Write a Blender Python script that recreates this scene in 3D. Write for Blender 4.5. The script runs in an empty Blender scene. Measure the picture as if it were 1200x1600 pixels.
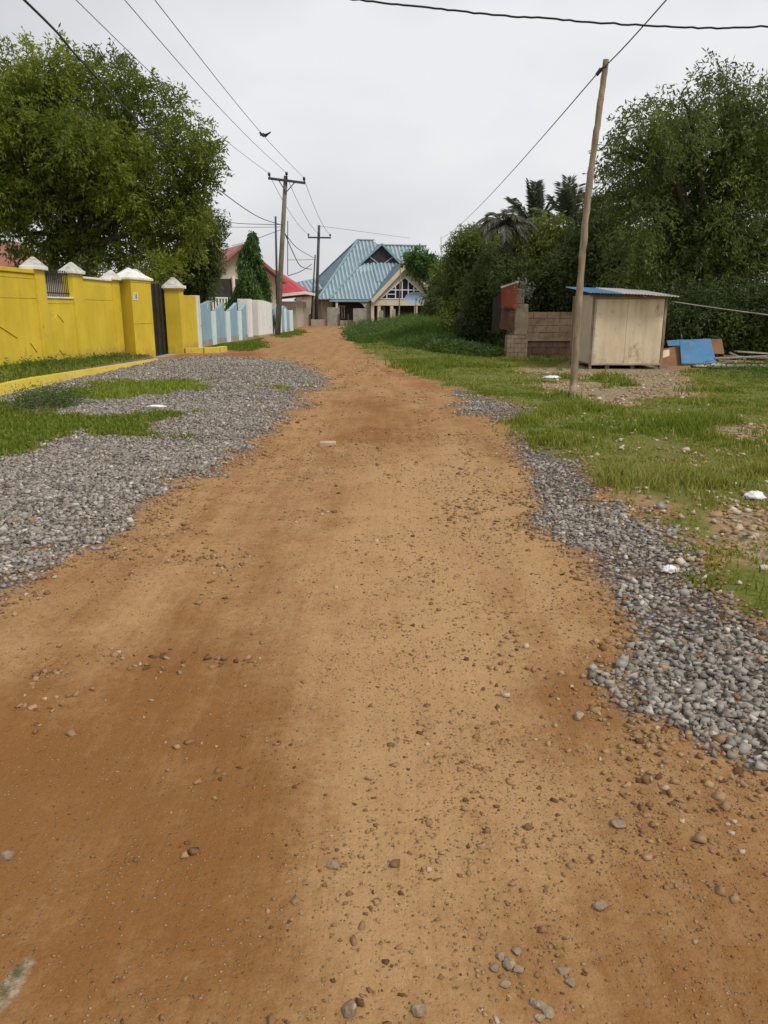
import bpy, math, random
import numpy as np
from math import radians, sin, cos, pi
from mathutils import Vector

# ------------------------------------------------------------------ camera, world, sun, exposure
scene = bpy.context.scene
COL = scene.collection
CAM_H = 1.65
PITCH = math.atan(320 / 1200)
cam_d = bpy.data.cameras.new('camera')
cam_d.sensor_fit = 'VERTICAL'; cam_d.sensor_height = 36; cam_d.sensor_width = 27
cam_d.lens = 27.0; cam_d.clip_start = 0.05; cam_d.clip_end = 4000
cam = bpy.data.objects.new('camera', cam_d); COL.objects.link(cam)
cam.location = (0, 0, CAM_H); cam.rotation_euler = (pi / 2 - PITCH, 0, 0)
scene.camera = cam

SUN_EL, SUN_AZ = radians(52), radians(125)      # azimuth clockwise from +Y: right of and a little behind the camera
world = bpy.data.worlds.new('World'); scene.world = world; world.use_nodes = True
wn = world.node_tree; wn.nodes.clear()
def _n(t, ty, **kw):
    n = t.nodes.new(ty)
    for k, v in kw.items(): setattr(n, k, v)
    return n
w_out = _n(wn, 'ShaderNodeOutputWorld'); w_bg = _n(wn, 'ShaderNodeBackground')
w_sky = _n(wn, 'ShaderNodeTexSky', sky_type='NISHITA', sun_disc=False)
w_sky.sun_elevation = SUN_EL; w_sky.sun_rotation = SUN_AZ; w_sky.dust_density = 4.0
w_tc = _n(wn, 'ShaderNodeTexCoord'); w_map = _n(wn, 'ShaderNodeMapping'); w_map.inputs['Scale'].default_value = (1, 1, 2.2)
w_noise = _n(wn, 'ShaderNodeTexNoise'); w_noise.inputs['Scale'].default_value = 1.3; w_noise.inputs['Detail'].default_value = 5; w_noise.inputs['Roughness'].default_value = 0.5
w_ramp = _n(wn, 'ShaderNodeValToRGB')
w_ramp.color_ramp.elements[0].position = 0.30; w_ramp.color_ramp.elements[0].color = (4.7, 4.82, 5.1, 1)
w_ramp.color_ramp.elements[1].position = 0.66; w_ramp.color_ramp.elements[1].color = (7.9, 8.0, 8.15, 1)
w_mix = _n(wn, 'ShaderNodeMix', data_type='RGBA'); w_mix.inputs[0].default_value = 0.94   # the cloud layer over the clear sky
L = wn.links.new
L(w_tc.outputs['Generated'], w_map.inputs['Vector']); L(w_map.outputs[0], w_noise.inputs['Vector'])
L(w_noise.outputs['Fac'], w_ramp.inputs['Fac'])
L(w_sky.outputs[0], w_mix.inputs[6]); L(w_ramp.outputs[0], w_mix.inputs[7])
L(w_mix.outputs[2], w_bg.inputs['Color']); w_bg.inputs['Strength'].default_value = 0.1
L(w_bg.outputs[0], w_out.inputs['Surface'])

sun_d = bpy.data.lights.new('sun', 'SUN'); sun_d.energy = 2.2; sun_d.angle = radians(16); sun_d.color = (1, 0.95, 0.87)
sun = bpy.data.objects.new('sun', sun_d); COL.objects.link(sun)
sdir = Vector((sin(SUN_AZ) * cos(SUN_EL), cos(SUN_AZ) * cos(SUN_EL), sin(SUN_EL)))
sun.rotation_euler = sdir.to_track_quat('Z', 'Y').to_euler(); sun.location = (20, -20, 40)
scene.view_settings.view_transform = 'Standard'; scene.view_settings.look = 'None'
scene.view_settings.exposure = 0.15; scene.view_settings.gamma = 1
scene.render.engine = 'CYCLES'
scene.cycles.use_denoising = True
scene.cycles.max_bounces = 6; scene.cycles.diffuse_bounces = 3; scene.cycles.transparent_max_bounces = 4

# ------------------------------------------------------------------ surveying helpers (photo pixel -> point in the place)
def ray(u, v):
    x = (u - 600) / 1200; y = (800 - v) / 1200
    return x, cos(PITCH) + y * sin(PITCH), -sin(PITCH) + y * cos(PITCH)
def gnd(u, v, z=0.0):
    x, y, dz = ray(u, v); t = (z - CAM_H) / dz
    return Vector((x * t, y * t, z))
def atY(u, v, Y):
    x, y, dz = ray(u, v); t = Y / y
    return Vector((x * t, Y, CAM_H + dz * t))

# ------------------------------------------------------------------ noise
def _hash(ix, iy, s):
    n = (ix * 374761393 + iy * 668265263 + s * 144269504) & 0xffffffff
    n = ((n ^ (n >> 13)) * 1274126177) & 0xffffffff
    return ((n ^ (n >> 16)) & 0xffffffff) / 4294967296.0
def vnoise(x, y, s=0):
    ix = np.floor(x).astype(np.int64); iy = np.floor(y).astype(np.int64)
    fx = x - ix; fy = y - iy
    fx = fx * fx * (3 - 2 * fx); fy = fy * fy * (3 - 2 * fy)
    a = _hash(ix, iy, s); b = _hash(ix + 1, iy, s); c = _hash(ix, iy + 1, s); d = _hash(ix + 1, iy + 1, s)
    return (a * (1 - fx) + b * fx) * (1 - fy) + (c * (1 - fx) + d * fx) * fy
def fbm(x, y, s=0, o=4):
    r = 0; amp = 0.5; tot = 0
    for k in range(o):
        r = r + amp * vnoise(x, y, s + k * 17); tot += amp
        x = x * 2.03 + 11.3; y = y * 2.03 + 5.7; amp *= 0.5
    return r / tot
def sstep(a, b, x):
    t = np.clip((x - a) / (b - a), 0, 1); return t * t * (3 - 2 * t)

# ------------------------------------------------------------------ mesh helpers
class MB:
    def __init__(s): s.v = []; s.f = []
    def add(s, vs, fs):
        o = len(s.v); s.v += [tuple(p) for p in vs]; s.f += [tuple(i + o for i in f) for f in fs]; return s
    def box(s, x0, x1, y0, y1, z0, z1):
        vs = [(x, y, z) for z in (z0, z1) for x, y in ((x0, y0), (x1, y0), (x1, y1), (x0, y1))]
        return s.add(vs, [(3, 2, 1, 0), (4, 5, 6, 7), (0, 1, 5, 4), (1, 2, 6, 5), (2, 3, 7, 6), (3, 0, 4, 7)])
    def prism(s, pts, z0, z1):
        n = len(pts); vs = [(p[0], p[1], z0) for p in pts] + [(p[0], p[1], z1) for p in pts]
        return s.add(vs, [tuple(range(n - 1, -1, -1)), tuple(range(n, 2 * n))] + [(i, (i + 1) % n, n + (i + 1) % n, n + i) for i in range(n)])
    def slab(s, pts, th):
        """flat polygon in space thickened along its normal"""
        P = [Vector(p) for p in pts]; nrm = Vector((0, 0, 0))
        for i in range(len(P)): nrm += P[i].cross(P[(i + 1) % len(P)])
        nrm.normalize(); n = len(P)
        vs = [p - nrm * th for p in P] + P
        return s.add(vs, [tuple(range(n - 1, -1, -1)), tuple(range(n, 2 * n))] + [(i, (i + 1) % n, n + (i + 1) % n, n + i) for i in range(n)])
    def bar(s, a, b, w, h=None, up=(0, 0, 1)):
        a = Vector(a); b = Vector(b); h = h or w; d = (b - a).normalized(); u = Vector(up)
        if abs(d.dot(u)) > 0.95: u = Vector((0, 1, 0))
        r = d.cross(u).normalized() * w / 2; t = r.cross(d).normalized() * h / 2
        vs = [p + q for p in (a, b) for q in (-r - t, r - t, r + t, -r + t)]
        return s.add(vs, [(3, 2, 1, 0), (4, 5, 6, 7), (0, 1, 5, 4), (1, 2, 6, 5), (2, 3, 7, 6), (3, 0, 4, 7)])
    def tube(s, pts, rad, n=8, cap=True):
        P = [Vector(p) for p in pts]
        R = rad if isinstance(rad, (list, tuple)) else [rad] * len(P)
        base = len(s.v); ref = Vector((0.31, 0.17, 0.93))
        for i, p in enumerate(P):
            d = (P[min(i + 1, len(P) - 1)] - P[max(i - 1, 0)]).normalized()
            q = ref if abs(d.dot(ref)) < 0.95 else Vector((1, 0, 0))
            r = d.cross(q).normalized(); t = r.cross(d)
            for k in range(n):
                a = 2 * pi * k / n; s.v.append(tuple(p + (r * cos(a) + t * sin(a)) * R[i]))
        for i in range(len(P) - 1):
            for k in range(n):
                a = base + i * n + k; b = base + i * n + (k + 1) % n
                s.f.append((a, a + n, b + n, b))
        if cap:
            s.f.append(tuple(base + k for k in range(n)))
            s.f.append(tuple(base + (len(P) - 1) * n + k for k in range(n - 1, -1, -1)))
        return s
    def pyramid(s, cx, cy, hx, hy, z0, z1, top=0.04):
        vs = [(cx - hx, cy - hy, z0), (cx + hx, cy - hy, z0), (cx + hx, cy + hy, z0), (cx - hx, cy + hy, z0),
              (cx - top, cy - top, z1), (cx + top, cy - top, z1), (cx + top, cy + top, z1), (cx - top, cy + top, z1)]
        return s.add(vs, [(3, 2, 1, 0), (4, 5, 6, 7), (0, 1, 5, 4), (1, 2, 6, 5), (2, 3, 7, 6), (3, 0, 4, 7)])
    def build(s, name, mat, parent=None, bevel=0.0, smooth=False, local=False, label=None):
        off = Vector((0, 0, 0)) if (parent is None or local) else parent_loc(parent)
        me = bpy.data.meshes.new(name)
        me.from_pydata([tuple(Vector(p) - off) for p in s.v], [], s.f); me.update()
        if smooth:
            for p in me.polygons: p.use_smooth = True
        me.materials.append(mat)
        o = bpy.data.objects.new(name, me); COL.objects.link(o)
        if parent is not None: o.parent = parent
        if bevel:
            m = o.modifiers.new('bevel', 'BEVEL'); m.width = bevel; m.segments = 2; m.limit_method = 'ANGLE'
        if label: o['label'] = label
        return o
def parent_loc(o):
    l = Vector(o.location)
    while o.parent: o = o.parent; l += Vector(o.location)
    return l
def npmesh(name, V, F, mat, parent=None, tint=None, smooth=False):
    V = np.asarray(V, np.float32); F = np.asarray(F, np.int32)
    if parent is not None: V = V - np.array(parent_loc(parent), np.float32)
    me = bpy.data.meshes.new(name); k = F.shape[1]
    me.vertices.add(len(V)); me.vertices.foreach_set('co', V.ravel())
    me.loops.add(F.size); me.loops.foreach_set('vertex_index', F.ravel())
    me.polygons.add(len(F)); me.polygons.foreach_set('loop_start', np.arange(len(F), dtype=np.int32) * k)
    me.update(calc_edges=True)
    if smooth: me.polygons.foreach_set('use_smooth', np.ones(len(F), bool))
    if tint is not None:
        a = me.attributes.new('tint', 'FLOAT', 'POINT'); a.data.foreach_set('value', np.asarray(tint, np.float32))
    me.materials.append(mat)
    o = bpy.data.objects.new(name, me); COL.objects.link(o)
    if parent is not None: o.parent = parent
    return o
def tag(o, label=None, cat=None, group=None, kind=None):
    if label: o['label'] = label
    if cat: o['category'] = cat
    if group: o['group'] = group
    if kind: o['kind'] = kind
    return o
def thing(name, loc, label, cat, group=None, rz=0):
    o = bpy.data.objects.new(name, None); o.empty_display_size = 0.2; COL.objects.link(o)
    o.location = loc; o.rotation_euler = (0, 0, rz)
    return tag(o, label, cat, group)

# ------------------------------------------------------------------ materials
def pmat(name, c1, c2=None, scale=4.0, rough=0.8, bump=0.0, bscale=None, detail=6, lo=0.35, hi=0.65, metallic=0, stretch=(1, 1, 1), grime=None, streak=None, mud=None):
    m = bpy.data.materials.new(name); m.use_nodes = True; t = m.node_tree
    b = t.nodes['Principled BSDF']; b.inputs['Roughness'].default_value = rough; b.inputs['Metallic'].default_value = metallic
    b.inputs['Specular IOR Level'].default_value = 0.3
    tc = _n(t, 'ShaderNodeTexCoord'); mp = _n(t, 'ShaderNodeMapping'); mp.inputs['Scale'].default_value = stretch
    t.links.new(tc.outputs['Object'], mp.inputs[0])
    no = _n(t, 'ShaderNodeTexNoise'); no.inputs['Scale'].default_value = scale; no.inputs['Detail'].default_value = detail; no.inputs['Roughness'].default_value = 0.6
    t.links.new(mp.outputs[0], no.inputs['Vector'])
    rp = _n(t, 'ShaderNodeValToRGB'); e = rp.color_ramp.elements
    e[0].position = lo; e[1].position = hi; e[0].color = (*c1, 1); e[1].color = (*(c2 or c1), 1)
    t.links.new(no.outputs['Fac'], rp.inputs[0]); colr = rp.outputs[0]
    if grime:                                                   # blotches of dirt: (colour, scale, threshold)
        gc, gs, gt = grime
        n2 = _n(t, 'ShaderNodeTexNoise'); n2.inputs['Scale'].default_value = gs; n2.inputs['Detail'].default_value = 8; n2.inputs['Roughness'].default_value = 0.7
        t.links.new(mp.outputs[0], n2.inputs['Vector'])
        r2 = _n(t, 'ShaderNodeValToRGB'); r2.color_ramp.elements[0].position = gt; r2.color_ramp.elements[1].position = gt + 0.12
        t.links.new(n2.outputs['Fac'], r2.inputs[0])
        mx = _n(t, 'ShaderNodeMix', data_type='RGBA'); t.links.new(r2.outputs[0], mx.inputs[0]); t.links.new(colr, mx.inputs[6]); mx.inputs[7].default_value = (*gc, 1)
        colr = mx.outputs[2]
    if streak:                                                  # rain streaks: (colour, amount)
        ms = _n(t, 'ShaderNodeMapping'); ms.inputs['Scale'].default_value = (5, 5, 0.35); t.links.new(tc.outputs['Object'], ms.inputs[0])
        n3 = _n(t, 'ShaderNodeTexNoise'); n3.inputs['Scale'].default_value = 1.0; n3.inputs['Detail'].default_value = 6; t.links.new(ms.outputs[0], n3.inputs['Vector'])
        m3 = _n(t, 'ShaderNodeMapRange'); m3.inputs[1].default_value = 0.50; m3.inputs[2].default_value = 0.72; m3.inputs[4].default_value = streak[1]; t.links.new(n3.outputs['Fac'], m3.inputs[0])
        mx = _n(t, 'ShaderNodeMix', data_type='RGBA'); t.links.new(m3.outputs[0], mx.inputs[0]); t.links.new(colr, mx.inputs[6]); mx.inputs[7].default_value = (*streak[0], 1)
        colr = mx.outputs[2]
    if mud:                                                     # soil splashed on the foot: (colour, height of the splash, amount)
        sp = _n(t, 'ShaderNodeSeparateXYZ'); t.links.new(tc.outputs['Object'], sp.inputs[0])
        n4 = _n(t, 'ShaderNodeTexNoise'); n4.inputs['Scale'].default_value = 5; n4.inputs['Detail'].default_value = 8; n4.inputs['Roughness'].default_value = 0.7; t.links.new(tc.outputs['Object'], n4.inputs['Vector'])
        ma = _n(t, 'ShaderNodeMath', operation='MULTIPLY_ADD'); t.links.new(n4.outputs['Fac'], ma.inputs[0]); ma.inputs[1].default_value = 1.1; t.links.new(sp.outputs[2], ma.inputs[2])
        m4 = _n(t, 'ShaderNodeMapRange'); m4.inputs[1].default_value = mud[1] + 0.55; m4.inputs[2].default_value = mud[1] + 0.15; m4.inputs[4].default_value = mud[2]; t.links.new(ma.outputs[0], m4.inputs[0])
        mx = _n(t, 'ShaderNodeMix', data_type='RGBA'); t.links.new(m4.outputs[0], mx.inputs[0]); t.links.new(colr, mx.inputs[6]); mx.inputs[7].default_value = (*mud[0], 1)
        colr = mx.outputs[2]
    t.links.new(colr, b.inputs['Base Color'])
    if bump:
        bn = _n(t, 'ShaderNodeTexNoise'); bn.inputs['Scale'].default_value = bscale or scale * 6; bn.inputs['Detail'].default_value = 5
        t.links.new(mp.outputs[0], bn.inputs['Vector'])
        bp = _n(t, 'ShaderNodeBump'); bp.inputs['Strength'].default_value = bump; bp.inputs['Distance'].default_value = 0.02
        t.links.new(bn.outputs['Fac'], bp.inputs['Height']); t.links.new(bp.outputs[0], b.inputs['Normal'])
    return m
def tintmat(name, stops, rough=0.6, trans=0.0, spec=0.3, noise=0.0):
    """colour by the 'tint' attribute each leaf, blade or stone carries"""
    m = bpy.data.materials.new(name); m.use_nodes = True; t = m.node_tree
    b = t.nodes['Principled BSDF']; b.inputs['Roughness'].default_value = rough; b.inputs['Specular IOR Level'].default_value = spec
    at = _n(t, 'ShaderNodeAttribute', attribute_name='tint')
    rp = _n(t, 'ShaderNodeValToRGB'); cr = rp.color_ramp
    while len(cr.elements) < len(stops): cr.elements.new(0.5)
    for e, (p, c) in zip(cr.elements, stops): e.position = p; e.color = (*c, 1)
    t.links.new(at.outputs['Fac'], rp.inputs[0]); t.links.new(rp.outputs[0], b.inputs['Base Color'])
    if noise:
        tc = _n(t, 'ShaderNodeTexCoord'); no = _n(t, 'ShaderNodeTexNoise'); no.inputs['Scale'].default_value = noise
        bp = _n(t, 'ShaderNodeBump'); bp.inputs['Strength'].default_value = 0.5; bp.inputs['Distance'].default_value = 0.01
        t.links.new(tc.outputs['Object'], no.inputs[0]); t.links.new(no.outputs['Fac'], bp.inputs['Height']); t.links.new(bp.outputs[0], b.inputs['Normal'])
    if trans:
        tr = _n(t, 'ShaderNodeBsdfTranslucent'); mx = _n(t, 'ShaderNodeMixShader'); mx.inputs[0].default_value = trans
        t.links.new(rp.outputs[0], tr.inputs['Color']); t.links.new(b.outputs[0], mx.inputs[1]); t.links.new(tr.outputs[0], mx.inputs[2])
        t.links.new(mx.outputs[0], t.nodes['Material Output'].inputs['Surface'])
    return m
M = {}
M['yellow'] = pmat('yellow_paint', (0.60, 0.435, 0.030), (0.72, 0.53, 0.045), 1.1, 0.75, 0.3, 30, grime=((0.40, 0.30, 0.05), 1.7, 0.60), streak=((0.38, 0.29, 0.06), 0.22), mud=((0.30, 0.19, 0.07), 0.36, 0.75))
M['yellow_kerb'] = pmat('yellow_kerb_paint', (0.58, 0.43, 0.05), (0.66, 0.50, 0.08), 2.0, 0.8, 0.3, 30, grime=((0.40, 0.31, 0.14), 2.5, 0.56))
M['white'] = pmat('white_paint', (0.74, 0.74, 0.70), (0.84, 0.83, 0.80), 3.0, 0.8, 0.2, 30, grime=((0.42, 0.38, 0.33), 3.0, 0.57), streak=((0.40, 0.38, 0.33), 0.5))
M['cap_grey'] = pmat('weathered_cap', (0.34, 0.32, 0.29), (0.62, 0.60, 0.56), 5.0, 0.9, 0.4, 30, grime=((0.20, 0.18, 0.16), 6.0, 0.58))
M['black_iron'] = pmat('black_iron', (0.012, 0.012, 0.013), (0.03, 0.025, 0.022), 6.0, 0.55)
M['blue_wall'] = pmat('pale_blue_paint', (0.24, 0.37, 0.46), (0.30, 0.43, 0.51), 1.5, 0.8, 0.2, 25, grime=((0.30, 0.42, 0.40), 1.2, 0.60), streak=((0.26, 0.32, 0.34), 0.5), mud=((0.28, 0.24, 0.18), 0.35, 0.6))
M['palest_blue'] = pmat('palest_blue_paint', (0.58, 0.70, 0.74), (0.68, 0.78, 0.80), 2, 0.8)
M['concrete'] = pmat('concrete', (0.27, 0.25, 0.22), (0.40, 0.37, 0.32), 3, 0.9, 0.4, 25, grime=((0.16, 0.12, 0.09), 2.5, 0.60))
M['beige'] = pmat('beige_render', (0.36, 0.31, 0.25), (0.46, 0.40, 0.32), 1.2, 0.9, 0.2, 20, grime=((0.22, 0.17, 0.13), 1.4, 0.60))
M['cream'] = pmat('cream_render', (0.55, 0.46, 0.36), (0.63, 0.54, 0.43), 1.0, 0.85)
M['dark_room'] = pmat('recess_shade', (0.035, 0.032, 0.03), (0.06, 0.05, 0.045), 2, 0.9)  # near-black colour standing for the shade inside openings
M['glass'] = pmat('dark_glass', (0.012, 0.012, 0.03), (0.03, 0.028, 0.06), 1.5, 0.12)
M['white_frame'] = pmat('white_frame', (0.72, 0.72, 0.75), None, 1, 0.5)
M['roof_blue'] = pmat('blue_roof_sheet', (0.135, 0.20, 0.25), (0.175, 0.24, 0.285), 0.5, 0.42, metallic=0.0)
M['roof_rib_highlight'] = pmat('blue_roof_rib_highlight', (0.26, 0.35, 0.39), (0.34, 0.43, 0.465), 1.2, 0.4)  # paler than the sheet: a highlight painted along the ribs
M['roof_trim'] = pmat('blue_roof_trim', (0.20, 0.31, 0.36), (0.27, 0.38, 0.42), 1.2, 0.45)
M['roof_red'] = pmat('red_roof_sheet', (0.40, 0.03, 0.035), (0.47, 0.045, 0.05), 0.7, 0.5)
M['roof_pink'] = pmat('faded_red_roof', (0.30, 0.105, 0.10), (0.38, 0.15, 0.14), 0.8, 0.6)
M['roof_brown'] = pmat('brown_red_roof', (0.26, 0.10, 0.07), (0.33, 0.14, 0.10), 0.9, 0.7)
M['pole_wood'] = pmat('treated_pole_wood', (0.13, 0.115, 0.085), (0.23, 0.20, 0.15), 3, 0.85, 0.4, 40, stretch=(6, 6, 0.6))
M['pole_dark'] = pmat('dark_pole_wood', (0.05, 0.047, 0.045), (0.09, 0.085, 0.08), 3, 0.8, stretch=(5, 5, 0.6))
M['stick'] = pmat('bare_stick_wood', (0.20, 0.15, 0.10), (0.37, 0.29, 0.20), 2.2, 0.85, 0.5, 30, stretch=(5, 5, 0.9), grime=((0.15, 0.09, 0.05), 2.0, 0.60))
M['wire'] = pmat('black_cable', (0.012, 0.012, 0.014), None, 1, 0.5)
M['wire_grey'] = pmat('aluminium_wire', (0.13, 0.13, 0.14), None, 1, 0.5)
M['porcelain'] = pmat('brown_porcelain', (0.05, 0.03, 0.025), None, 1, 0.3)
M['plywood'] = pmat('weathered_plywood', (0.62, 0.50, 0.34), (0.74, 0.62, 0.44), 1.8, 0.85, 0.25, 18, stretch=(1, 1, 0.6), grime=((0.36, 0.27, 0.17), 2.6, 0.56), streak=((0.36, 0.27, 0.16), 0.35), mud=((0.28, 0.19, 0.11), 0.25, 0.7))
M['plywood_b'] = pmat('grey_plywood', (0.44, 0.37, 0.28), (0.54, 0.46, 0.35), 2.0, 0.85, 0.15, 25, stretch=(1, 1, 0.6), grime=((0.27, 0.20, 0.14), 2.2, 0.62))
M['timber'] = pmat('rough_timber', (0.20, 0.13, 0.08), (0.34, 0.25, 0.16), 3, 0.9, 0.3, 30, stretch=(1, 1, 1))
M['timber_grey'] = pmat('grey_timber', (0.27, 0.24, 0.20), (0.42, 0.39, 0.34), 3, 0.9, 0.3, 30)
M['timber_brown'] = pmat('brown_board', (0.20, 0.10, 0.05), (0.29, 0.155, 0.08), 2, 0.9)
M['blue_sheet'] = pmat('blue_painted_board', (0.04, 0.155, 0.31), (0.065, 0.20, 0.37), 2.2, 0.6, grime=((0.13, 0.19, 0.24), 3.0, 0.57), streak=((0.15, 0.17, 0.18), 0.6))
M['zinc'] = pmat('rusty_zinc', (0.36, 0.35, 0.34), (0.50, 0.49, 0.48), 2, 0.55, grime=((0.27, 0.16, 0.09), 2.2, 0.56))
M['rust_red'] = pmat('rust_red_sheet', (0.20, 0.045, 0.03), (0.30, 0.085, 0.04), 2.2, 0.7, stretch=(1, 1, 0.5), grime=((0.10, 0.04, 0.03), 2.0, 0.60))
M['rust_brown'] = pmat('brown_red_sheet', (0.085, 0.045, 0.035), (0.16, 0.075, 0.05), 3, 0.85, 0.3, 20, grime=((0.20, 0.13, 0.09), 3, 0.58))
M['stained_render'] = pmat('stained_render', (0.16, 0.13, 0.095), (0.26, 0.21, 0.15), 2.5, 0.95, 0.4, 20, grime=((0.09, 0.06, 0.045), 2.2, 0.55))
M['block'] = pmat('sandcrete_block', (0.20, 0.14, 0.095), (0.31, 0.225, 0.15), 2.2, 0.95, 0.5, 20, grime=((0.10, 0.06, 0.045), 1.8, 0.56))
M['block_dark'] = pmat('damp_sandcrete_block', (0.085, 0.05, 0.036), (0.17, 0.105, 0.075), 2.2, 0.95, 0.5, 20, grime=((0.24, 0.18, 0.13), 3.0, 0.66))
M['bark'] = pmat('bark', (0.045, 0.035, 0.026), (0.11, 0.09, 0.065), 5, 0.95, 0.5, 30, stretch=(3, 3, 0.7))
M['bark_pale'] = pmat('pale_bark', (0.20, 0.17, 0.13), (0.33, 0.29, 0.23), 4, 0.95)
M['plastic'] = pmat('white_plastic', (0.72, 0.73, 0.74), (0.82, 0.82, 0.82), 8, 0.45)
M['brick'] = pmat('old_brick', (0.42, 0.30, 0.20), (0.55, 0.42, 0.30), 8, 0.9)
M['rock'] = pmat('road_rock', (0.17, 0.115, 0.072), (0.33, 0.25, 0.175), 14, 0.9, 0.6, 60, grime=((0.42, 0.37, 0.31), 18, 0.60))
M['feather'] = pmat('dark_feathers', (0.02, 0.02, 0.022), None, 1, 0.7)
M['dish'] = pmat('blue_grey_dish', (0.30, 0.38, 0.50), None, 1, 0.5)
M['sign_plate'] = pmat('number_plate', (0.70, 0.66, 0.60), None, 3, 0.6)
M['ink'] = pmat('dark_lettering', (0.02, 0.016, 0.015), None, 3, 0.8)
M['ink_white'] = pmat('white_lettering', (0.75, 0.78, 0.8), None, 3, 0.8)
M['leaf_neem'] = tintmat('neem_leaves', [(0, (0.070, 0.098, 0.016)), (0.5, (0.150, 0.195, 0.028)), (1, (0.28, 0.32, 0.042))], 0.5, 0.5)
M['leaf_dark'] = tintmat('dark_leaves', [(0, (0.045, 0.070, 0.024)), (0.55, (0.086, 0.122, 0.038)), (1, (0.155, 0.195, 0.052))], 0.5, 0.42)
M['leaf_right'] = tintmat('acacia_leaves', [(0, (0.055, 0.085, 0.024)), (0.5, (0.115, 0.155, 0.036)), (1, (0.21, 0.25, 0.055))], 0.5, 0.48)
M['leaf_conifer'] = tintmat('weeping_leaves', [(0, (0.040, 0.085, 0.026)), (0.5, (0.095, 0.175, 0.040)), (1, (0.20, 0.29, 0.05))], 0.4, 0.42)
M['leaf_palm'] = tintmat('palm_leaflets', [(0, (0.07, 0.095, 0.058)), (0.5, (0.125, 0.155, 0.092)), (1, (0.20, 0.225, 0.13))], 0.5, 0.35)
M['leaf_palm_dry'] = tintmat('greyish_palm_leaflets', [(0, (0.09, 0.10, 0.07)), (0.5, (0.145, 0.15, 0.11)), (1, (0.23, 0.225, 0.17))], 0.6, 0.18)
M['leaf_lime'] = tintmat('lime_leaves', [(0, (0.065, 0.088, 0.020)), (0.5, (0.135, 0.165, 0.032)), (1, (0.24, 0.26, 0.05))], 0.5, 0.38)
M['grass'] = tintmat('grass_blades', [(0, (0.085, 0.145, 0.016)), (0.4, (0.150, 0.220, 0.020)), (0.75, (0.24, 0.27, 0.032)), (1, (0.42, 0.37, 0.13))], 0.6, 0.45)
M['grass_lime'] = tintmat('lime_grass_blades', [(0, (0.14, 0.20, 0.018)), (0.6, (0.24, 0.31, 0.03)), (1, (0.34, 0.36, 0.07))], 0.6, 0.4)
M['weeds'] = tintmat('weed_leaves', [(0, (0.050, 0.095, 0.026)), (0.5, (0.095, 0.155, 0.036)), (1, (0.17, 0.225, 0.048))], 0.6, 0.42)
M['tall_grass'] = tintmat('tall_grass_blades', [(0, (0.060, 0.125, 0.024)), (0.5, (0.105, 0.185, 0.032)), (1, (0.20, 0.27, 0.05))], 0.6, 0.45)
M['stone'] = tintmat('crushed_stone', [(0, (0.095, 0.078, 0.066)), (0.35, (0.225, 0.197, 0.168)), (0.75, (0.365, 0.33, 0.288)), (1, (0.60, 0.55, 0.48))], 0.9, 0, 0.15, 0)
M['pebble'] = tintmat('road_pebbles', [(0, (0.12, 0.062, 0.030)), (0.35, (0.25, 0.145, 0.070)), (0.8, (0.37, 0.25, 0.145)), (1, (0.54, 0.46, 0.36))], 0.9, 0, 0.15, 0)

# ------------------------------------------------------------------ ground zones
def px(*pts): return [tuple(gnd(u, v)[:2]) for u, v in pts]
Z_GRAVEL_L = px((240, 566), (340, 559), (430, 567), (470, 574), (506, 583), (511, 597), (480, 620), (430, 652), (370, 702), (300, 752), (220, 803), (130, 865), (60, 908), (0, 945)) + [(-2.3, 3), (-2.4, 0), (-2.4, -8), (-12, -8), (-12, 24.5)]
Z_GRAVEL_R1 = px((708, 606), (745, 611), (800, 640), (818, 655), (770, 668), (735, 650))
Z_GRAVEL_R2 = px((780, 688), (860, 716), (930, 756), (965, 800), (1050, 858), (1070, 890), (1105, 940), (1215, 1005), (1300, 1060), (1300, 1260), (1200, 1205), (1085, 1165), (1010, 1120), (955, 1060), (945, 960), (905, 880), (850, 800), (820, 745))
Z_GRASS_R = px((546, 526), (565, 545), (600, 564), (650, 584), (700, 603), (750, 612), (800, 638), (818, 655), (775, 675), (800, 700), (860, 722), (930, 760), (965, 802), (1050, 862), (1068, 892), (1105, 942), (1220, 1008)) + [(4.5, 2.6), (60, 2.6), (60, 110), (-1.0, 110), (-2.5, 66)]
Z_G1 = px((95, 627), (150, 605), (230, 603), (322, 599), (320, 611), (240, 623), (150, 633))
Z_G2 = px((-120, 630), (0, 640), (40, 644), (120, 655), (292, 651), (287, 660), (215, 668), (285, 690), (200, 696), (110, 682), (65, 700), (45, 722), (0, 728), (-150, 740))
Z_G3 = px((415, 606), (468, 604), (470, 610), (420, 612))
Z_G4 = px((318, 550), (345, 530), (405, 530), (416, 544), (400, 551))
Z_G5 = px((428, 527), (440, 519), (468, 516), (474, 522), (445, 530))
Z_BARE = [px((1085, 812), (1210, 790), (1215, 905), (1120, 905)), px((845, 592), (960, 602), (1085, 606), (1092, 625), (960, 632), (850, 616)),
          px((955, 589), (1080, 588), (1105, 603), (980, 606)), px((1085, 683), (1210, 672), (1210, 705), (1100, 700)), px((980, 788), (1040, 790), (1035, 812), (985, 808)),
          px((800, 576), (880, 573), (885, 583), (830, 588)), px((880, 563), (1060, 563), (1075, 588), (870, 588))]
Z_RED = [px((1085, 600), (1260, 586), (1260, 616), (1110, 613)), px((325, 556), (410, 551), (400, 563), (335, 562)), px((600, 572), (700, 604), (690, 610), (600, 580))]
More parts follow.
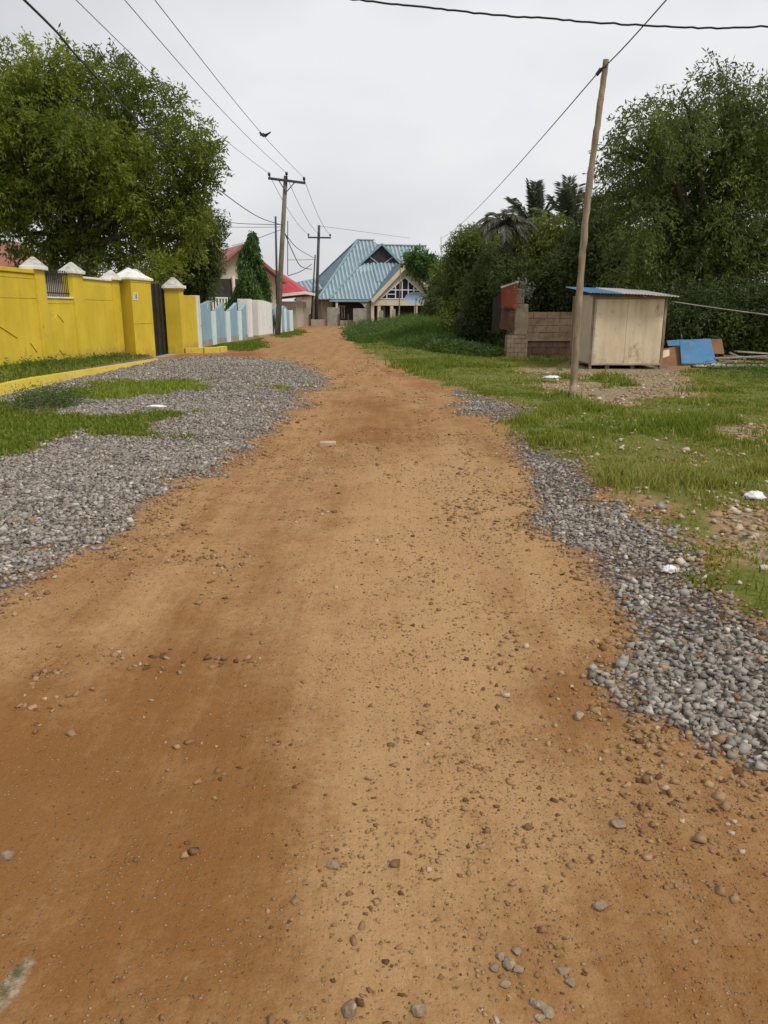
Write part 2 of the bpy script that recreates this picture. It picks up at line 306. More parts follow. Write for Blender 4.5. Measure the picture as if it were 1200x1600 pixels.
Z_DARK = [px((-200, 1130), (120, 1050), (330, 990), (420, 1100), (440, 1250), (370, 1420), (270, 1640), (-400, 1640)), px((830, 1050), (900, 1030), (960, 1100), (880, 1180), (830, 1120)),
          px((950, 1420), (1260, 1380), (1260, 1640), (900, 1640)),
          px((550, 625), (610, 622), (640, 680), (570, 690))]
Z_TAN = [px((560, 740), (700, 700), (860, 800), (880, 850), (820, 960), (840, 1150), (800, 1330), (600, 1400), (470, 1350), (480, 1250), (540, 950))]  # paler dirt; stops early so the foreground colour carries the lens vignette
Z_CRUST = px((-20, 1560), (0, 1500), (28, 1452), (45, 1455), (40, 1500), (15, 1545), (18, 1580))
def sdist(poly, X, Y):
    """signed distance to a polygon, positive inside"""
    d = np.full(X.shape, 1e9); ins = np.zeros(X.shape, bool); n = len(poly)
    for i in range(n):
        ax, ay = poly[i]; bx, by = poly[(i + 1) % n]
        ex, ey = bx - ax, by - ay; l2 = ex * ex + ey * ey + 1e-12
        t = np.clip(((X - ax) * ex + (Y - ay) * ey) / l2, 0, 1)
        d = np.minimum(d, np.hypot(X - ax - t * ex, Y - ay - t * ey))
        c = ((ay > Y) != (by > Y))
        with np.errstate(divide='ignore', invalid='ignore'):
            xi = ax + (Y - ay) * ex / (ey if abs(ey) > 1e-9 else 1e-9)
        ins ^= c & (X < xi)
    return np.where(ins, d, -d)
def warp(X, Y):
    s = 0.12 + 0.02 * np.clip(Y, 0, 18)
    return X + (fbm(X * 1.7, Y * 1.7, 3) - 0.5) * 2.6 * s, Y + (fbm(X * 1.7, Y * 1.7, 9) - 0.5) * 4 * s
def soft(poly, X, Y, w): return np.clip(0.5 + sdist(poly, X, Y) / w, 0, 1)
def zones(X, Y):
    X = np.asarray(X, float); Y = np.asarray(Y, float)
    wx, wy = warp(X, Y)
    w = 0.35 + 0.012 * np.clip(Y, 0, 60)
    gl = soft(Z_GRAVEL_L, wx, wy, w * 2.2)
    g = np.maximum(gl, np.maximum(soft(Z_GRAVEL_R1, wx, wy, w), soft(Z_GRAVEL_R2, wx, wy, w * 1.2)))
    right = soft(Z_GRASS_R, wx, wy, w)
    bare = 0
    for z in Z_BARE: bare = np.maximum(bare, soft(z, wx, wy, w * 2))
    gr = right * (1 - 0.9 * bare)
    lime = np.maximum(soft(Z_G1, wx, wy, w), soft(Z_G3, wx, wy, w) * 0.7)
    left = soft(Z_G2, wx, wy, w * 1.3)
    left = np.maximum(left, np.maximum(soft(Z_G4, wx, wy, w), soft(Z_G5, wx, wy, w)))
    bed = ((X < -7.2) & (Y < 24.2)).astype(float)
    behind = (X < -8.4).astype(float)
    left = np.maximum(left, np.maximum(bed, behind) * 0.9)
    red = 0; dk = 0; tn = 0
    for z in Z_RED: red = np.maximum(red, soft(z, wx, wy, w * 2))
    for z in Z_DARK: dk = np.maximum(dk, soft(z, wx, wy, 0.5 + 0.05 * np.clip(Y, 0, 30)))
    for z in Z_TAN: tn = np.maximum(tn, soft(z, wx, wy, 0.7))
    grass = np.maximum(gr, np.maximum(lime, left))
    g = g * (1 - 0.85 * np.maximum(lime, left)) * (X > -7.2)
    return dict(gravel=g, grass=grass, right=gr, lime=lime, left=left, bare=np.maximum(bare * right, soft(Z_CRUST, X, Y, 0.05)), red=red, dark=dk, tan=tn, bed=bed)
MOUND = gnd(400, 580)
def hgt(X, Y):
    X = np.asarray(X, float); Y = np.asarray(Y, float)
    near = np.exp(-np.clip(Y, 0, 200) / 60)
    h = (fbm(X * 0.35, Y * 0.35, 21, 3) - 0.5) * 0.10 * near + (fbm(X * 2.2, Y * 2.2, 31, 4) - 0.5) * 0.045 * near
    for cx, wd in ((-1.05, 0.55), (0.55, 0.5)):                       # shallow wheel ruts
        h = h - 0.035 * np.exp(-((X - cx) / wd) ** 2) * (Y < 40)
    h = h + 0.16 * np.exp(-((X - MOUND[0] + 0.6) / 1.7) ** 2 - ((Y - MOUND[1]) / 2.6) ** 2)
    h = h + 0.06 * sstep(-2.0, -3.2, X) * (X > -7.2) + 0.09 * sstep(1.2, 2.2, X) * (1 - sstep(9, 16, Y))
    t = np.clip((Y - 16) / 8, -0.6, 1.0)
    bedh = 0.10 + (0.15 - 0.07 * t) + sstep(-7.2, -8.1, X) * (0.20 - 0.20 * t)
    k = (X < -7.17) & (Y < 24.3)
    return np.where(k, bedh + (fbm(X * 3, Y * 3, 5, 3) - 0.5) * 0.06, h)

# ------------------------------------------------------------------ ground sheet
def ground_material():
    m = bpy.data.materials.new('dirt_road_and_verge'); m.use_nodes = True; t = m.node_tree; lk = t.links.new
    b = t.nodes['Principled BSDF']; b.inputs['Roughness'].default_value = 0.93; b.inputs['Specular IOR Level'].default_value = 0.15
    geo = _n(t, 'ShaderNodeNewGeometry'); P = geo.outputs['Position']
    def noise(sc, det=6, rg=0.6, st=None):
        n = _n(t, 'ShaderNodeTexNoise'); n.inputs['Scale'].default_value = sc; n.inputs['Detail'].default_value = det; n.inputs['Roughness'].default_value = rg
        if st:
            mp = _n(t, 'ShaderNodeMapping'); mp.inputs['Scale'].default_value = st; lk(P, mp.inputs[0]); lk(mp.outputs[0], n.inputs['Vector'])
        else: lk(P, n.inputs['Vector'])
        return n.outputs['Fac']
    def math_(op, a, b_=None, c=None, clamp=False):
        n = _n(t, 'ShaderNodeMath', operation=op, use_clamp=clamp)
        for i, v in enumerate((a, b_, c)):
            if v is None: continue
            if isinstance(v, (int, float)): n.inputs[i].default_value = v
            else: lk(v, n.inputs[i])
        return n.outputs[0]
    def ramp(f, lo, hi):
        n = _n(t, 'ShaderNodeMapRange', interpolation_type='SMOOTHSTEP'); n.inputs[1].default_value = lo; n.inputs[2].default_value = hi
        lk(f, n.inputs[0]); return n.outputs[0]
    def mix(f, a, c, blend='MIX'):
        n = _n(t, 'ShaderNodeMix', data_type='RGBA', blend_type=blend)
        for i, v in ((0, f), (6, a), (7, c)):
            if isinstance(v, (int, float)): n.inputs[i].default_value = v
            elif isinstance(v, tuple): n.inputs[i].default_value = (*v, 1)
            else: lk(v, n.inputs[i])
        return n.outputs[2]
    def attr(nm):
        a = _n(t, 'ShaderNodeAttribute', attribute_name=nm); return a.outputs['Fac']
    n_big = noise(0.55, 5); n_mid = noise(3.2, 7, 0.62); n_fine = noise(22, 6, 0.65); n_grain = noise(120, 4, 0.75)
    streak = noise(1.3, 6, 0.6, (2.2, 0.28, 1))
    # dirt
    d = math_('ADD', math_('MULTIPLY', attr('dark'), 0.62), math_('MULTIPLY', attr('tan'), -0.42))
    d = math_('ADD', d, math_('MULTIPLY', math_('SUBTRACT', n_mid, 0.5), 1.0))
    d = math_('ADD', d, math_('MULTIPLY', math_('SUBTRACT', streak, 0.5), 1.3))
    tyre = noise(1.0, 5, 0.6, (11, 0.5, 1)); d = math_('ADD', d, math_('MULTIPLY', math_('SUBTRACT', tyre, 0.5), 0.5))
    d = math_('ADD', d, math_('MULTIPLY', math_('SUBTRACT', n_fine, 0.5), 0.95))
    dirt = mix(ramp(d, -0.60, 0.70), (0.405, 0.247, 0.116), (0.225, 0.102, 0.031))
    dirt = mix(ramp(math_('ADD', attr('red'), math_('MULTIPLY', math_('SUBTRACT', n_mid, 0.5), 0.8)), 0.3, 0.8), dirt, (0.27, 0.10, 0.045))
    dirt = mix(math_('MULTIPLY', ramp(n_big, 0.45, 0.75), 0.45), dirt, (0.33, 0.18, 0.078))
    # sprinkled crumbs inside the dirt surface
    vor = _n(t, 'ShaderNodeTexVoronoi', feature='F1'); vor.inputs['Scale'].default_value = 55; lk(P, vor.inputs['Vector'])
    crumb = ramp(vor.outputs['Distance'], 0.30, 0.16)
    rsep = _n(t, 'ShaderNodeSeparateColor'); lk(vor.outputs['Color'], rsep.inputs[0])
    crumbmask = math_('MULTIPLY', crumb, ramp(math_('ADD', math_('MULTIPLY', rsep.outputs[0], 0.6), n_mid), 0.80, 0.90))
    crumbcol = mix(rsep.outputs[1], (0.13, 0.075, 0.040), (0.40, 0.31, 0.21))
    dirt = mix(math_('MULTIPLY', crumbmask, 0.75), dirt, crumbcol)
    # gravel bed below the loose stones
    v2 = _n(t, 'ShaderNodeTexVoronoi', feature='F1'); v2.inputs['Scale'].default_value = 34; lk(P, v2.inputs['Vector'])
    s2 = _n(t, 'ShaderNodeSeparateColor'); lk(v2.outputs['Color'], s2.inputs[0])
    gcol = mix(ramp(s2.outputs[0], 0.0, 1.0), (0.10, 0.092, 0.088), (0.36, 0.345, 0.33))
    gcol = mix(ramp(v2.outputs['Distance'], 0.35, 0.62), gcol, (0.075, 0.06, 0.05))
    gcol = mix(ramp(n_mid, 0.45, 0.75), gcol, mix(0.5, gcol, (0.27, 0.18, 0.11)))
    gm = ramp(math_('ADD', attr('gravel'), math_('MULTIPLY', math_('SUBTRACT', n_fine, 0.5), 1.1)), 0.38, 0.66)
    col = mix(gm, dirt, gcol)
    # soil and thatch below the grass
    sc = mix(ramp(n_fine, 0.35, 0.65), (0.085, 0.115, 0.020), (0.165, 0.155, 0.050))
    sc = mix(ramp(n_mid, 0.42, 0.68), sc, (0.105, 0.14, 0.022))
    grm = ramp(math_('ADD', attr('grass'), math_('MULTIPLY', math_('SUBTRACT', n_fine, 0.5), 0.9)), 0.35, 0.7)
    col = mix(math_('MULTIPLY', grm, 0.9), col, sc)
    bcol = mix(ramp(n_fine, 0.35, 0.65), (0.20, 0.145, 0.085), (0.36, 0.28, 0.19))
    bcol = mix(ramp(noise(9, 6), 0.5, 0.62), bcol, (0.10, 0.095, 0.045))
    col = mix(ramp(math_('ADD', attr('bare'), math_('MULTIPLY', math_('SUBTRACT', n_fine, 0.5), 0.7)), 0.4, 0.75), col, bcol)
    col = mix(1.0, col, mix(n_grain, (0.62, 0.62, 0.62), (1.38, 1.38, 1.38)), 'MULTIPLY')
    lk(col, b.inputs['Base Color'])
    hh = math_('ADD', math_('MULTIPLY', n_fine, 0.55), math_('MULTIPLY', n_grain, 0.22))
    hh = math_('ADD', hh, math_('MULTIPLY', crumbmask, 0.35)); hh = math_('ADD', hh, math_('MULTIPLY', tyre, 0.8)); hh = math_('ADD', hh, math_('MULTIPLY', n_mid, 1.2))
    hh = math_('ADD', hh, math_('MULTIPLY', math_('MULTIPLY', gm, math_('SUBTRACT', 0.6, v2.outputs['Distance'])), 1.2))
    bp = _n(t, 'ShaderNodeBump'); bp.inputs['Strength'].default_value = 0.75; bp.inputs['Distance'].default_value = 0.025
    lk(hh, bp.inputs['Height']); lk(bp.outputs[0], b.inputs['Normal'])
    return m
def axis(core0, core1, step, far, g=1.12):
    a = list(np.arange(core0, core1, step)); s = step; x = core1; up = []
    while x < far: up.append(x); s *= g; x += s
    s = step; x = core0 - step; dn = []
    while x > -far: dn.append(x); s *= g; x -= s
    return np.array(dn[::-1] + a + up + [far])
xs = axis(-8.4, 6.0, 0.06, 1500); ys0 = list(np.arange(0.8, 9, 0.05)); s_, y_ = 0.05, 9.0
while y_ < 1800: ys0.append(y_); s_ *= 1.018 if y_ < 60 else 1.15; y_ += s_
ys = np.array([-200, -60, -25, -10, -5, -3, -2, -1, -0.3, 0.3] + ys0)
GX, GY = np.meshgrid(xs, ys); gx, gy = GX.ravel(), GY.ravel()
zn = zones(gx, gy)
nx, ny = len(xs), len(ys)
ii = (np.arange(ny - 1)[:, None] * nx + np.arange(nx - 1)[None, :]).ravel()
gF = np.stack([ii, ii + 1, ii + nx + 1, ii + nx], 1)
ground = npmesh('ground', np.stack([gx, gy, hgt(gx, gy)], 1), gF, ground_material(), smooth=True)
ground['kind'] = 'structure'
for k in ('gravel', 'grass', 'bare', 'red', 'dark', 'tan'):
    a = ground.data.attributes.new(k, 'FLOAT', 'POINT'); a.data.foreach_set('value', np.broadcast_to(zn[k], gx.shape).astype(np.float32))

# ------------------------------------------------------------------ loose stones
def stones(name, X, Y, size, tint, mat, rng, sink=0.25, lift=0.0):
    n = len(X)
    v = np.array([(x, y, z) for z in (-1, 1) for x, y in ((-1, -1), (1, -1), (1, 1), (-1, 1))], float) * 0.72
    f = np.array([(3, 2, 1), (3, 1, 0), (4, 5, 6), (4, 6, 7), (0, 1, 5), (0, 5, 4), (1, 2, 6), (1, 6, 5), (2, 3, 7), (2, 7, 6), (3, 0, 4), (3, 4, 7)])
    V = v[None] + (rng.random((n, 8, 3)) - 0.5) * 0.95          # irregular eight cornered chips
    sc = np.stack([0.75 + 0.6 * rng.random(n), 0.6 + 0.5 * rng.random(n), 0.42 + 0.4 * rng.random(n)], 1) * size[:, None] * 0.5
    V = V * sc[:, None, :]
    a = rng.random(n) * 6.283; tl = (rng.random(n) - 0.5) * 1.6
    ct, st = np.cos(tl)[:, None], np.sin(tl)[:, None]
    y, z = V[..., 1] * ct - V[..., 2] * st, V[..., 1] * st + V[..., 2] * ct
    ca, sa = np.cos(a)[:, None], np.sin(a)[:, None]
    x, y = V[..., 0] * ca - y * sa, V[..., 0] * sa + y * ca
    h = hgt(X, Y) + sc[:, 2] * (1 - 2 * sink) + lift
    V = np.stack([x + X[:, None], y + Y[:, None], z + h[:, None]], -1).reshape(-1, 3)
    F = (f[None] + (np.arange(n) * 8)[:, None, None]).reshape(-1, 3)
    return npmesh(name, V, F, mat, tint=np.repeat(tint, 8))
rng = np.random.default_rng(5)
def scatter(rng, rings, fn):
    """rings: (y0, y1, x0, x1, per square metre); keeps each point with the chance fn gives it"""
    XS, YS = [], []
    for y0, y1, x0, x1, d in rings:
        n = int((y1 - y0) * (x1 - x0) * d)
        x = x0 + (x1 - x0) * rng.random(n); y = y0 + (y1 - y0) * rng.random(n)
        k = rng.random(n) < fn(x, y); XS.append(x[k]); YS.append(y[k])
    return np.concatenate(XS), np.concatenate(YS)
gfun = lambda x, y: sstep(0.35, 0.85, zones(x, y)['gravel'] + (fbm(x * 3, y * 3, 77) - 0.5) * 0.9) * (1 - (x > 0) * (0.25 + 0.75 * (y > 3.6)) * 0.75 * sstep(0.62, 0.40, fbm(x * 2.2, y * 2.2, 79)))
X, Y = scatter(rng, [(2.0, 5, -4.5, -1.2, 1500), (5, 9, -7.1, -0.8, 1350), (9, 14, -7.1, -0.5, 750), (14, 20, -7.1, -0.3, 420), (20, 27, -7.1, 0, 260)], gfun)
sz = np.clip(rng.normal(0.031, 0.009, len(X)), 0.012, 0.06) * (1 + np.clip(Y - 9, 0, 20) * 0.022)
tag(stones('gravel', X, Y, sz, np.clip(rng.normal(0.48, 0.20, len(X)), 0, 1), M['stone'], rng), 'grey crushed stone spread along the left side of the dirt road', 'gravel', kind='stuff')
X, Y = scatter(rng, [(2.0, 4.5, 0.7, 4.2, 2500), (4.5, 8, 0.8, 4.5, 1700), (8, 15, 0.8, 4.5, 900)], gfun)
sz = np.clip(rng.normal(0.026, 0.011, len(X)), 0.008, 0.065)
tag(stones('gravel', X, Y, sz, np.clip(rng.normal(0.50, 0.20, len(X)), 0, 0.95), M['stone'], rng), 'grey crushed stone strip between the dirt road and the right grass', 'gravel', kind='stuff')
def efun(x, y):
    g = zones(x, y)['gravel'] + (fbm(x * 2, y * 2, 78) - 0.5) * 0.9
    return sstep(0.02, 0.35, g) * (1 - 0.72 * sstep(0.55, 0.95, g)) * 0.85
X, Y = scatter(rng, [(2.0, 5, -4.5, -0.6, 620), (5, 9, -7.1, -0.4, 460), (9, 14, -7.1, 0, 300), (14, 27, -7.1, 0.2, 120), (2, 4.5, 0.5, 4, 700), (4.5, 8, 0.5, 4.2, 620), (8, 15, 0.5, 4, 320)], efun)
sz = np.clip(rng.normal(0.023, 0.010, len(X)), 0.007, 0.06) * (1 + np.clip(Y - 9, 0, 20) * 0.022)
tag(stones('dusty_stones', X, Y, sz, np.clip(rng.normal(0.45, 0.26, len(X)), 0, 0.9), M['pebble'], rng, 0.38), 'dusty brown stones trodden into the road along the gravel edges', 'stones', kind='stuff')
def pfun(x, y):
    z = zones(x, y); c = sstep(0.46, 0.66, fbm(x * 1.1, y * 0.8, 41, 4) + 0.10 * np.exp(-((x - 0.55) / 0.55) ** 2)) ** 1.5 + 0.05
    return np.clip(c * (1 - z['grass']) * (1 - z['dark'] * 0.7) * (x > -3.2) * (x < 3.5), 0, 1)
X, Y = scatter(rng, [(1.2, 3, -1.8, 1.9, 900), (3, 6, -2.8, 2.2, 800), (6, 11, -2.8, 2.2, 520), (11, 24, -2.8, 2.2, 120)], pfun)
sz = np.clip(rng.lognormal(math.log(0.0085), 0.55, len(X)), 0.004, 0.032) * (1 + np.clip(Y - 5, 0, 14) * 0.05)
tag(stones('pebbles', X, Y, sz, np.clip(rng.normal(0.40, 0.24, len(X)), 0, 0.88), M['pebble'], rng, 0.45), 'small brown pebbles and clods strewn over the dirt road', 'pebbles', kind='stuff')
def tfun(x, y):
    z = zones(x, y); return np.clip((0.25 + 0.75 * sstep(0.42, 0.62, fbm(x * 1.6, y * 1.1, 47, 4))) * (1 - z['grass']) * (1 - 0.5 * z['dark']), 0, 1)
X, Y = scatter(rng, [(1.15, 2.2, -1.3, 1.4, 5200), (2.2, 3.6, -2.2, 2.0, 3000), (3.6, 6, -2.6, 2.0, 1300), (6, 10, -2.6, 2.2, 500)], tfun)
sz = np.clip(rng.lognormal(math.log(0.0042), 0.4, len(X)), 0.002, 0.010) * (1 + np.clip(Y - 3, 0, 7) * 0.12)
tag(stones('grit', X, Y, sz, np.clip(rng.normal(0.33, 0.16, len(X)), 0, 0.75), M['pebble'], rng, 0.35), 'fine grit lying on the packed dirt of the road', 'grit', kind='stuff')
def bfun(x, y):
    z = zones(x, y); return np.clip(z['bare'] * 1.2, 0, 1) * sstep(0.4, 0.6, fbm(x * 1.5, y * 1.5, 90))
X, Y = scatter(rng, [(5, 8, 2.5, 6, 330), (8, 12, 4, 9, 170), (12, 20, 3, 11, 110)], bfun)
sz = np.clip(rng.normal(0.038, 0.02, len(X)), 0.012, 0.10)
tag(stones('rubble', X, Y, sz, np.clip(rng.normal(0.7, 0.22, len(X)), 0.2, 1), M['pebble'], rng, 0.3), 'pale broken stones scattered on the bare patches of the right verge', 'rubble', kind='stuff')

X, Y = scatter(rng, [(3, 7, 1.6, 6, 45), (7, 14, 1.6, 10, 16)], lambda x, y: zones(x, y)['right'] * sstep(0.42, 0.6, fbm(x, y, 93)))
tag(stones('leaf_litter', X, Y, np.clip(rng.normal(0.035, 0.015, len(X)), 0.012, 0.08), np.clip(rng.normal(0.85, 0.15, len(X)), 0, 1), M['pebble'], rng, 0.1), 'pale scraps and dry leaves scattered over the right grass', 'litter', kind='stuff')

# ------------------------------------------------------------------ grass
def blades(name, X, Y, H, W, tint, mat, rng, lean=0.5, z=None):
    n = len(X); a = rng.random(n) * 6.283; b = rng.random(n) * 6.283
    Z = (hgt(X, Y) if z is None else z) - 0.005
    wx, wy = np.cos(a) * W * 0.5, np.sin(a) * W * 0.5
    lx, ly = np.cos(b) * H * lean * (0.3 + rng.random(n)), np.sin(b) * H * lean * (0.3 + rng.random(n))
    p = lambda x, y, zz: np.stack([x, y, zz], -1)
    V = np.stack([p(X - wx, Y - wy, Z), p(X + wx, Y + wy, Z), p(X + lx * 0.3 + wx * 0.8, Y + ly * 0.3 + wy * 0.8, Z + H * 0.6), p(X + lx * 0.3 - wx * 0.8, Y + ly * 0.3 - wy * 0.8, Z + H * 0.6), p(X + lx, Y + ly, Z + H)], 1).reshape(-1, 3)
    F = (np.array([(0, 1, 2), (0, 2, 3), (3, 2, 4)])[None] + (np.arange(n) * 5)[:, None, None]).reshape(-1, 3)
    return npmesh(name, V, F, mat, tint=np.repeat(tint, 5))
rg = np.random.default_rng(11)
def rfun(x, y):
    z = zones(x, y); pt = sstep(0.36, 0.60, fbm(x * 1.3, y * 1.3, 55, 4)) * sstep(0.30, 0.52, fbm(x * 5, y * 5, 58, 3))
    return sstep(0.25, 0.85, z['right'] + (fbm(x * 4, y * 4, 56) - 0.5) * 1.0) * (0.15 + 0.85 * pt)
X, Y = scatter(rg, [(2.4, 5, 1.2, 5.5, 3200), (5, 8, 1.2, 7.5, 2600), (8, 12, 1.2, 10, 1900), (12, 18, 1, 13, 1200), (18, 28, 0, 16, 650), (28, 45, -2, 12, 260), (45, 66, -3.4, 8, 90)], rfun)
cl = fbm(X * 0.9, Y * 0.9, 61, 4); cl2 = sstep(0.5, 0.72, cl)
H = (0.028 + 0.10 * cl2 * np.clip((Y - 3) / 4, 0.3, 1)) * (0.5 + 0.9 * rg.random(len(X))); W = (0.006 + 0.0011 * np.clip(Y, 0, 40)) * (0.7 + 0.6 * rg.random(len(X)))
tn = np.clip(0.72 - 0.5 * (fbm(X * 0.6, Y * 0.6, 63, 3) - 0.2) + rg.normal(0.05, 0.17, len(X)) + 0.10 * (Y < 9), 0, 1)
tag(blades('grass', X, Y, H, W, tn, M['grass'], rg), 'patchy green grass covering the verge on the right of the road', 'grass', kind='stuff')
lf = lambda key: (lambda x, y: sstep(0.3, 0.7, zones(x, y)[key] + (fbm(x * 3, y * 3, 57) - 0.5) * 0.8) * (x > -8.15))
X, Y = scatter(rg, [(8, 14, -8.1, -2, 900), (14, 22, -7.1, -2, 600)], lf('lime'))
tag(blades('grass', X, Y, (0.03 + 0.06 * rg.random(len(X))), 0.016 + 0.012 * rg.random(len(X)), rg.random(len(X)), M['grass_lime'], rg), 'lime green grass strip growing through the left gravel near the yellow kerb', 'grass', kind='stuff')
X, Y = scatter(rg, [(6, 14, -8.1, -2, 900), (14, 24.2, -8.15, -3, 420), (26, 36, -8.1, -3, 260), (36, 58, -6.6, -4.5, 160)], lf('left'))
H = (0.025 + 0.055 * rg.random(len(X))) * (1 + 0.3 * (X < -7.2))
tag(blades('grass', X, Y, H, 0.012 + 0.0006 * Y + 0.01 * rg.random(len(X)), np.clip(rg.normal(0.45, 0.2, len(X)), 0, 1), M['grass'], rg), 'olive green grass patches on the left gravel and along the walls', 'grass', kind='stuff')
def leafy(rng, anchors, H, n_leaf, ll, lw, spread=0.12):
    """upright weeds: leaves set along a leaning stem"""
    A = np.repeat(anchors, n_leaf, 0); n = len(A); hh = np.repeat(H, n_leaf)
    t = rng.random(n) ** 0.8
    ld = np.repeat(rng.normal(0, 0.22, (len(anchors), 2)), n_leaf, 0)
    P = A + np.stack([ld[:, 0] * hh * t, ld[:, 1] * hh * t, hh * t], 1) + rng.normal(0, 1, (n, 3)) * spread * np.array([1, 1, 0.3])
    d = rng.normal(0, 1, (n, 3)); d[:, 2] = d[:, 2] * 0.5 + 0.25
    return leaf_quads(rng, P, d, ll * (0.6 + 0.8 * rng.random(n)), lw)
def leaf_quads(rng, P, d, ln, w):
    n = len(P); d = d / (np.linalg.norm(d, axis=1, keepdims=True) + 1e-9)
    s = np.cross(d, rng.normal(0, 1, (n, 3))); s /= (np.linalg.norm(s, axis=1, keepdims=True) + 1e-9)
    ln = np.broadcast_to(ln, (n,))[:, None]; w = np.broadcast_to(w, (n,))[:, None]
    V = np.stack([P, P + d * ln * 0.45 + s * w * 0.5, P + d * ln, P + d * ln * 0.45 - s * w * 0.5], 1).reshape(-1, 3)
    return V, np.arange(n * 4).reshape(n, 4)
# tall weeds in the bend of the road and in front of the ruined wall
def weed_zone(u0, u1, poly, n, h0, h1, seed, nl, ll, lw, label):
    r = np.random.default_rng(seed); pts = []
    xs_ = [p[0] for p in poly]; ys_ = [p[1] for p in poly]
    x = min(xs_) + (max(xs_) - min(xs_)) * r.random(n * 4); y = min(ys_) + (max(ys_) - min(ys_)) * r.random(n * 4)
    k = soft(poly, x, y, 1.0) * sstep(0.32, 0.55, fbm(x * 0.7, y * 0.7, seed)) > r.random(n * 4) * 0.9
    x, y = x[k][:n], y[k][:n]; H = (h0 + (h1 - h0) * r.random(len(x))) * (0.5 + fbm(x * 0.5, y * 0.5, seed + 3)) * ((0.18 + 0.82 * soft([(a - 1.2, b) for a, b in poly], x, y, 6.0)) if h1 > 0.6 else 1)
    V, F = leafy(r, np.stack([x, y, hgt(x, y)], 1), H, nl, ll, lw)
    tn = np.clip(np.repeat(r.normal(0.5, 0.2, len(x)), nl) + r.normal(0, 0.12, len(V) // 4), 0, 1)
    tag(npmesh('weeds', V, F, M['weeds'], tint=np.repeat(tn, 4)), label, 'weeds', kind='stuff')
weed_zone(0, 0, [(-1.9, 40), (0.4, 40), (5.6, 33), (6.5, 40), (9, 62), (-2.2, 64), (-2.6, 56)], 1700, 0.35, 0.95, 71, 16, 0.15, 0.045, 'leafy green weeds scattered in the tall grass inside of the road bend before the blue roofed house')
rq = np.random.default_rng(15); TG = [(-1.2, 40), (0.5, 36.5), (2.2, 31), (3.4, 27.5), (4.0, 26.6), (6.5, 40), (9, 62), (-2.0, 66), (-2.3, 55)]
xx = -3 + 12 * rq.random(150000); yy = 26 + 40 * rq.random(150000); dd = sdist(TG, *warp(xx, yy))
kk_ = (dd > -0.4) & (rq.random(150000) < 0.35 + 0.65 * fbm(xx * 0.8, yy * 0.8, 66)); xx, yy, dd = xx[kk_], yy[kk_], dd[kk_]
hh_ = (0.14 + 0.75 * sstep(0, 4.0, dd)) * (0.45 + 0.9 * rq.random(len(xx))) * (0.55 + 0.9 * fbm(xx * 0.45, yy * 0.45, 67, 3))
tag(blades('tall_grass', xx, yy, hh_, 0.028 + 0.022 * rq.random(len(xx)), np.clip(0.9 * fbm(xx * 0.4, yy * 0.4, 68, 3) + rq.normal(0.05, 0.16, len(xx)), 0, 1), M['tall_grass'], rq, 0.55), 'tall loose green grass inside the road bend, rising toward the bushes', 'grass', kind='stuff')
weed_zone(0, 0, [(1.7, 31), (3.0, 28), (3.7, 26.3), (4.0, 26.6), (4.2, 33), (2.5, 38)], 1300, 0.25, 0.7, 72, 16, 0.15, 0.05, 'bushy green weeds at the foot of the ruined red pillar')
weed_zone(0, 0, [(-5.95, 12.3), (-5.2, 12.3), (-5.1, 13.3), (-6.0, 13.3)], 60, 0.14, 0.36, 73, 60, 0.06, 0.014, 'wispy grey green weed clump between the yellow kerb and lime grass')
weed_zone(0, 0, [(-8.15, 13), (-7.55, 13), (-7.55, 23.6), (-8.15, 23.6)], 120, 0.04, 0.14, 74, 12, 0.09, 0.03, 'low green weeds on the raised bed under the yellow wall')
weed_zone(0, 0, [(8.2, 18), (13, 17), (14, 21), (8.5, 21)], 260, 0.1, 0.35, 75, 12, 0.10, 0.03, 'scattered green weeds around the timber pile')

# ------------------------------------------------------------------ trees
def lobes_in(rng, c, r, n, lo, hi):
    """n clump centres spread through an ellipsoid, more of them near its skin"""
    out = []
    for k in range(n):
        d = rng.normal(0, 1, 3); d /= np.linalg.norm(d); rr = rng.random() ** 0.4 * 0.82
        q = lo + (hi - lo) * rng.random()
        out.append((c[0] + d[0] * r[0] * rr, c[1] + d[1] * r[1] * rr, c[2] + d[2] * r[2] * rr, q, q, q * 0.8))
    return out
def crown(rng, lobes, n_twig, n_leaf, ll, lw, droop=0.3, twig=0.5, tint_c=0.5):
    Lb = np.array(lobes, float); wgt = Lb[:, 3] * Lb[:, 4]; wgt /= wgt.sum()
    li = rng.choice(len(Lb), n_twig, p=wgt); c = Lb[li, :3]; r = Lb[li, 3:]
    d = rng.normal(0, 1, (n_twig, 3)); d /= np.linalg.norm(d, axis=1, keepdims=True)
    rad = rng.random(n_twig)[:, None] ** 0.45
    A = c + d * r * rad
    td = d * 0.9 + rng.normal(0, 0.5, (n_twig, 3)); td[:, 2] -= droop; td /= np.linalg.norm(td, axis=1, keepdims=True)
    n = n_twig * n_leaf; t = rng.random(n); Ar = np.repeat(A, n_leaf, 0); dr = np.repeat(td, n_leaf, 0)
    P = Ar + dr * (t * twig)[:, None] + rng.normal(0, 0.045 + 0.05 * twig, (n, 3)); P[:, 2] -= droop * twig * 0.6 * t * t
    ld = dr * 0.6 + rng.normal(0, 0.75, (n, 3)); ld[:, 2] -= droop
    V, F = leaf_quads(rng, P, ld, ll * (0.6 + 0.8 * rng.random(n)), lw * (0.7 + 0.6 * rng.random(n)))
    lt = rng.normal(tint_c, 0.16, len(Lb))[li]
    tn = np.clip(np.repeat(lt + rng.normal(0, 0.12, n_twig), n_leaf) + rng.normal(0, 0.09, n), 0, 1)
    return V, F, np.repeat(tn, 4)
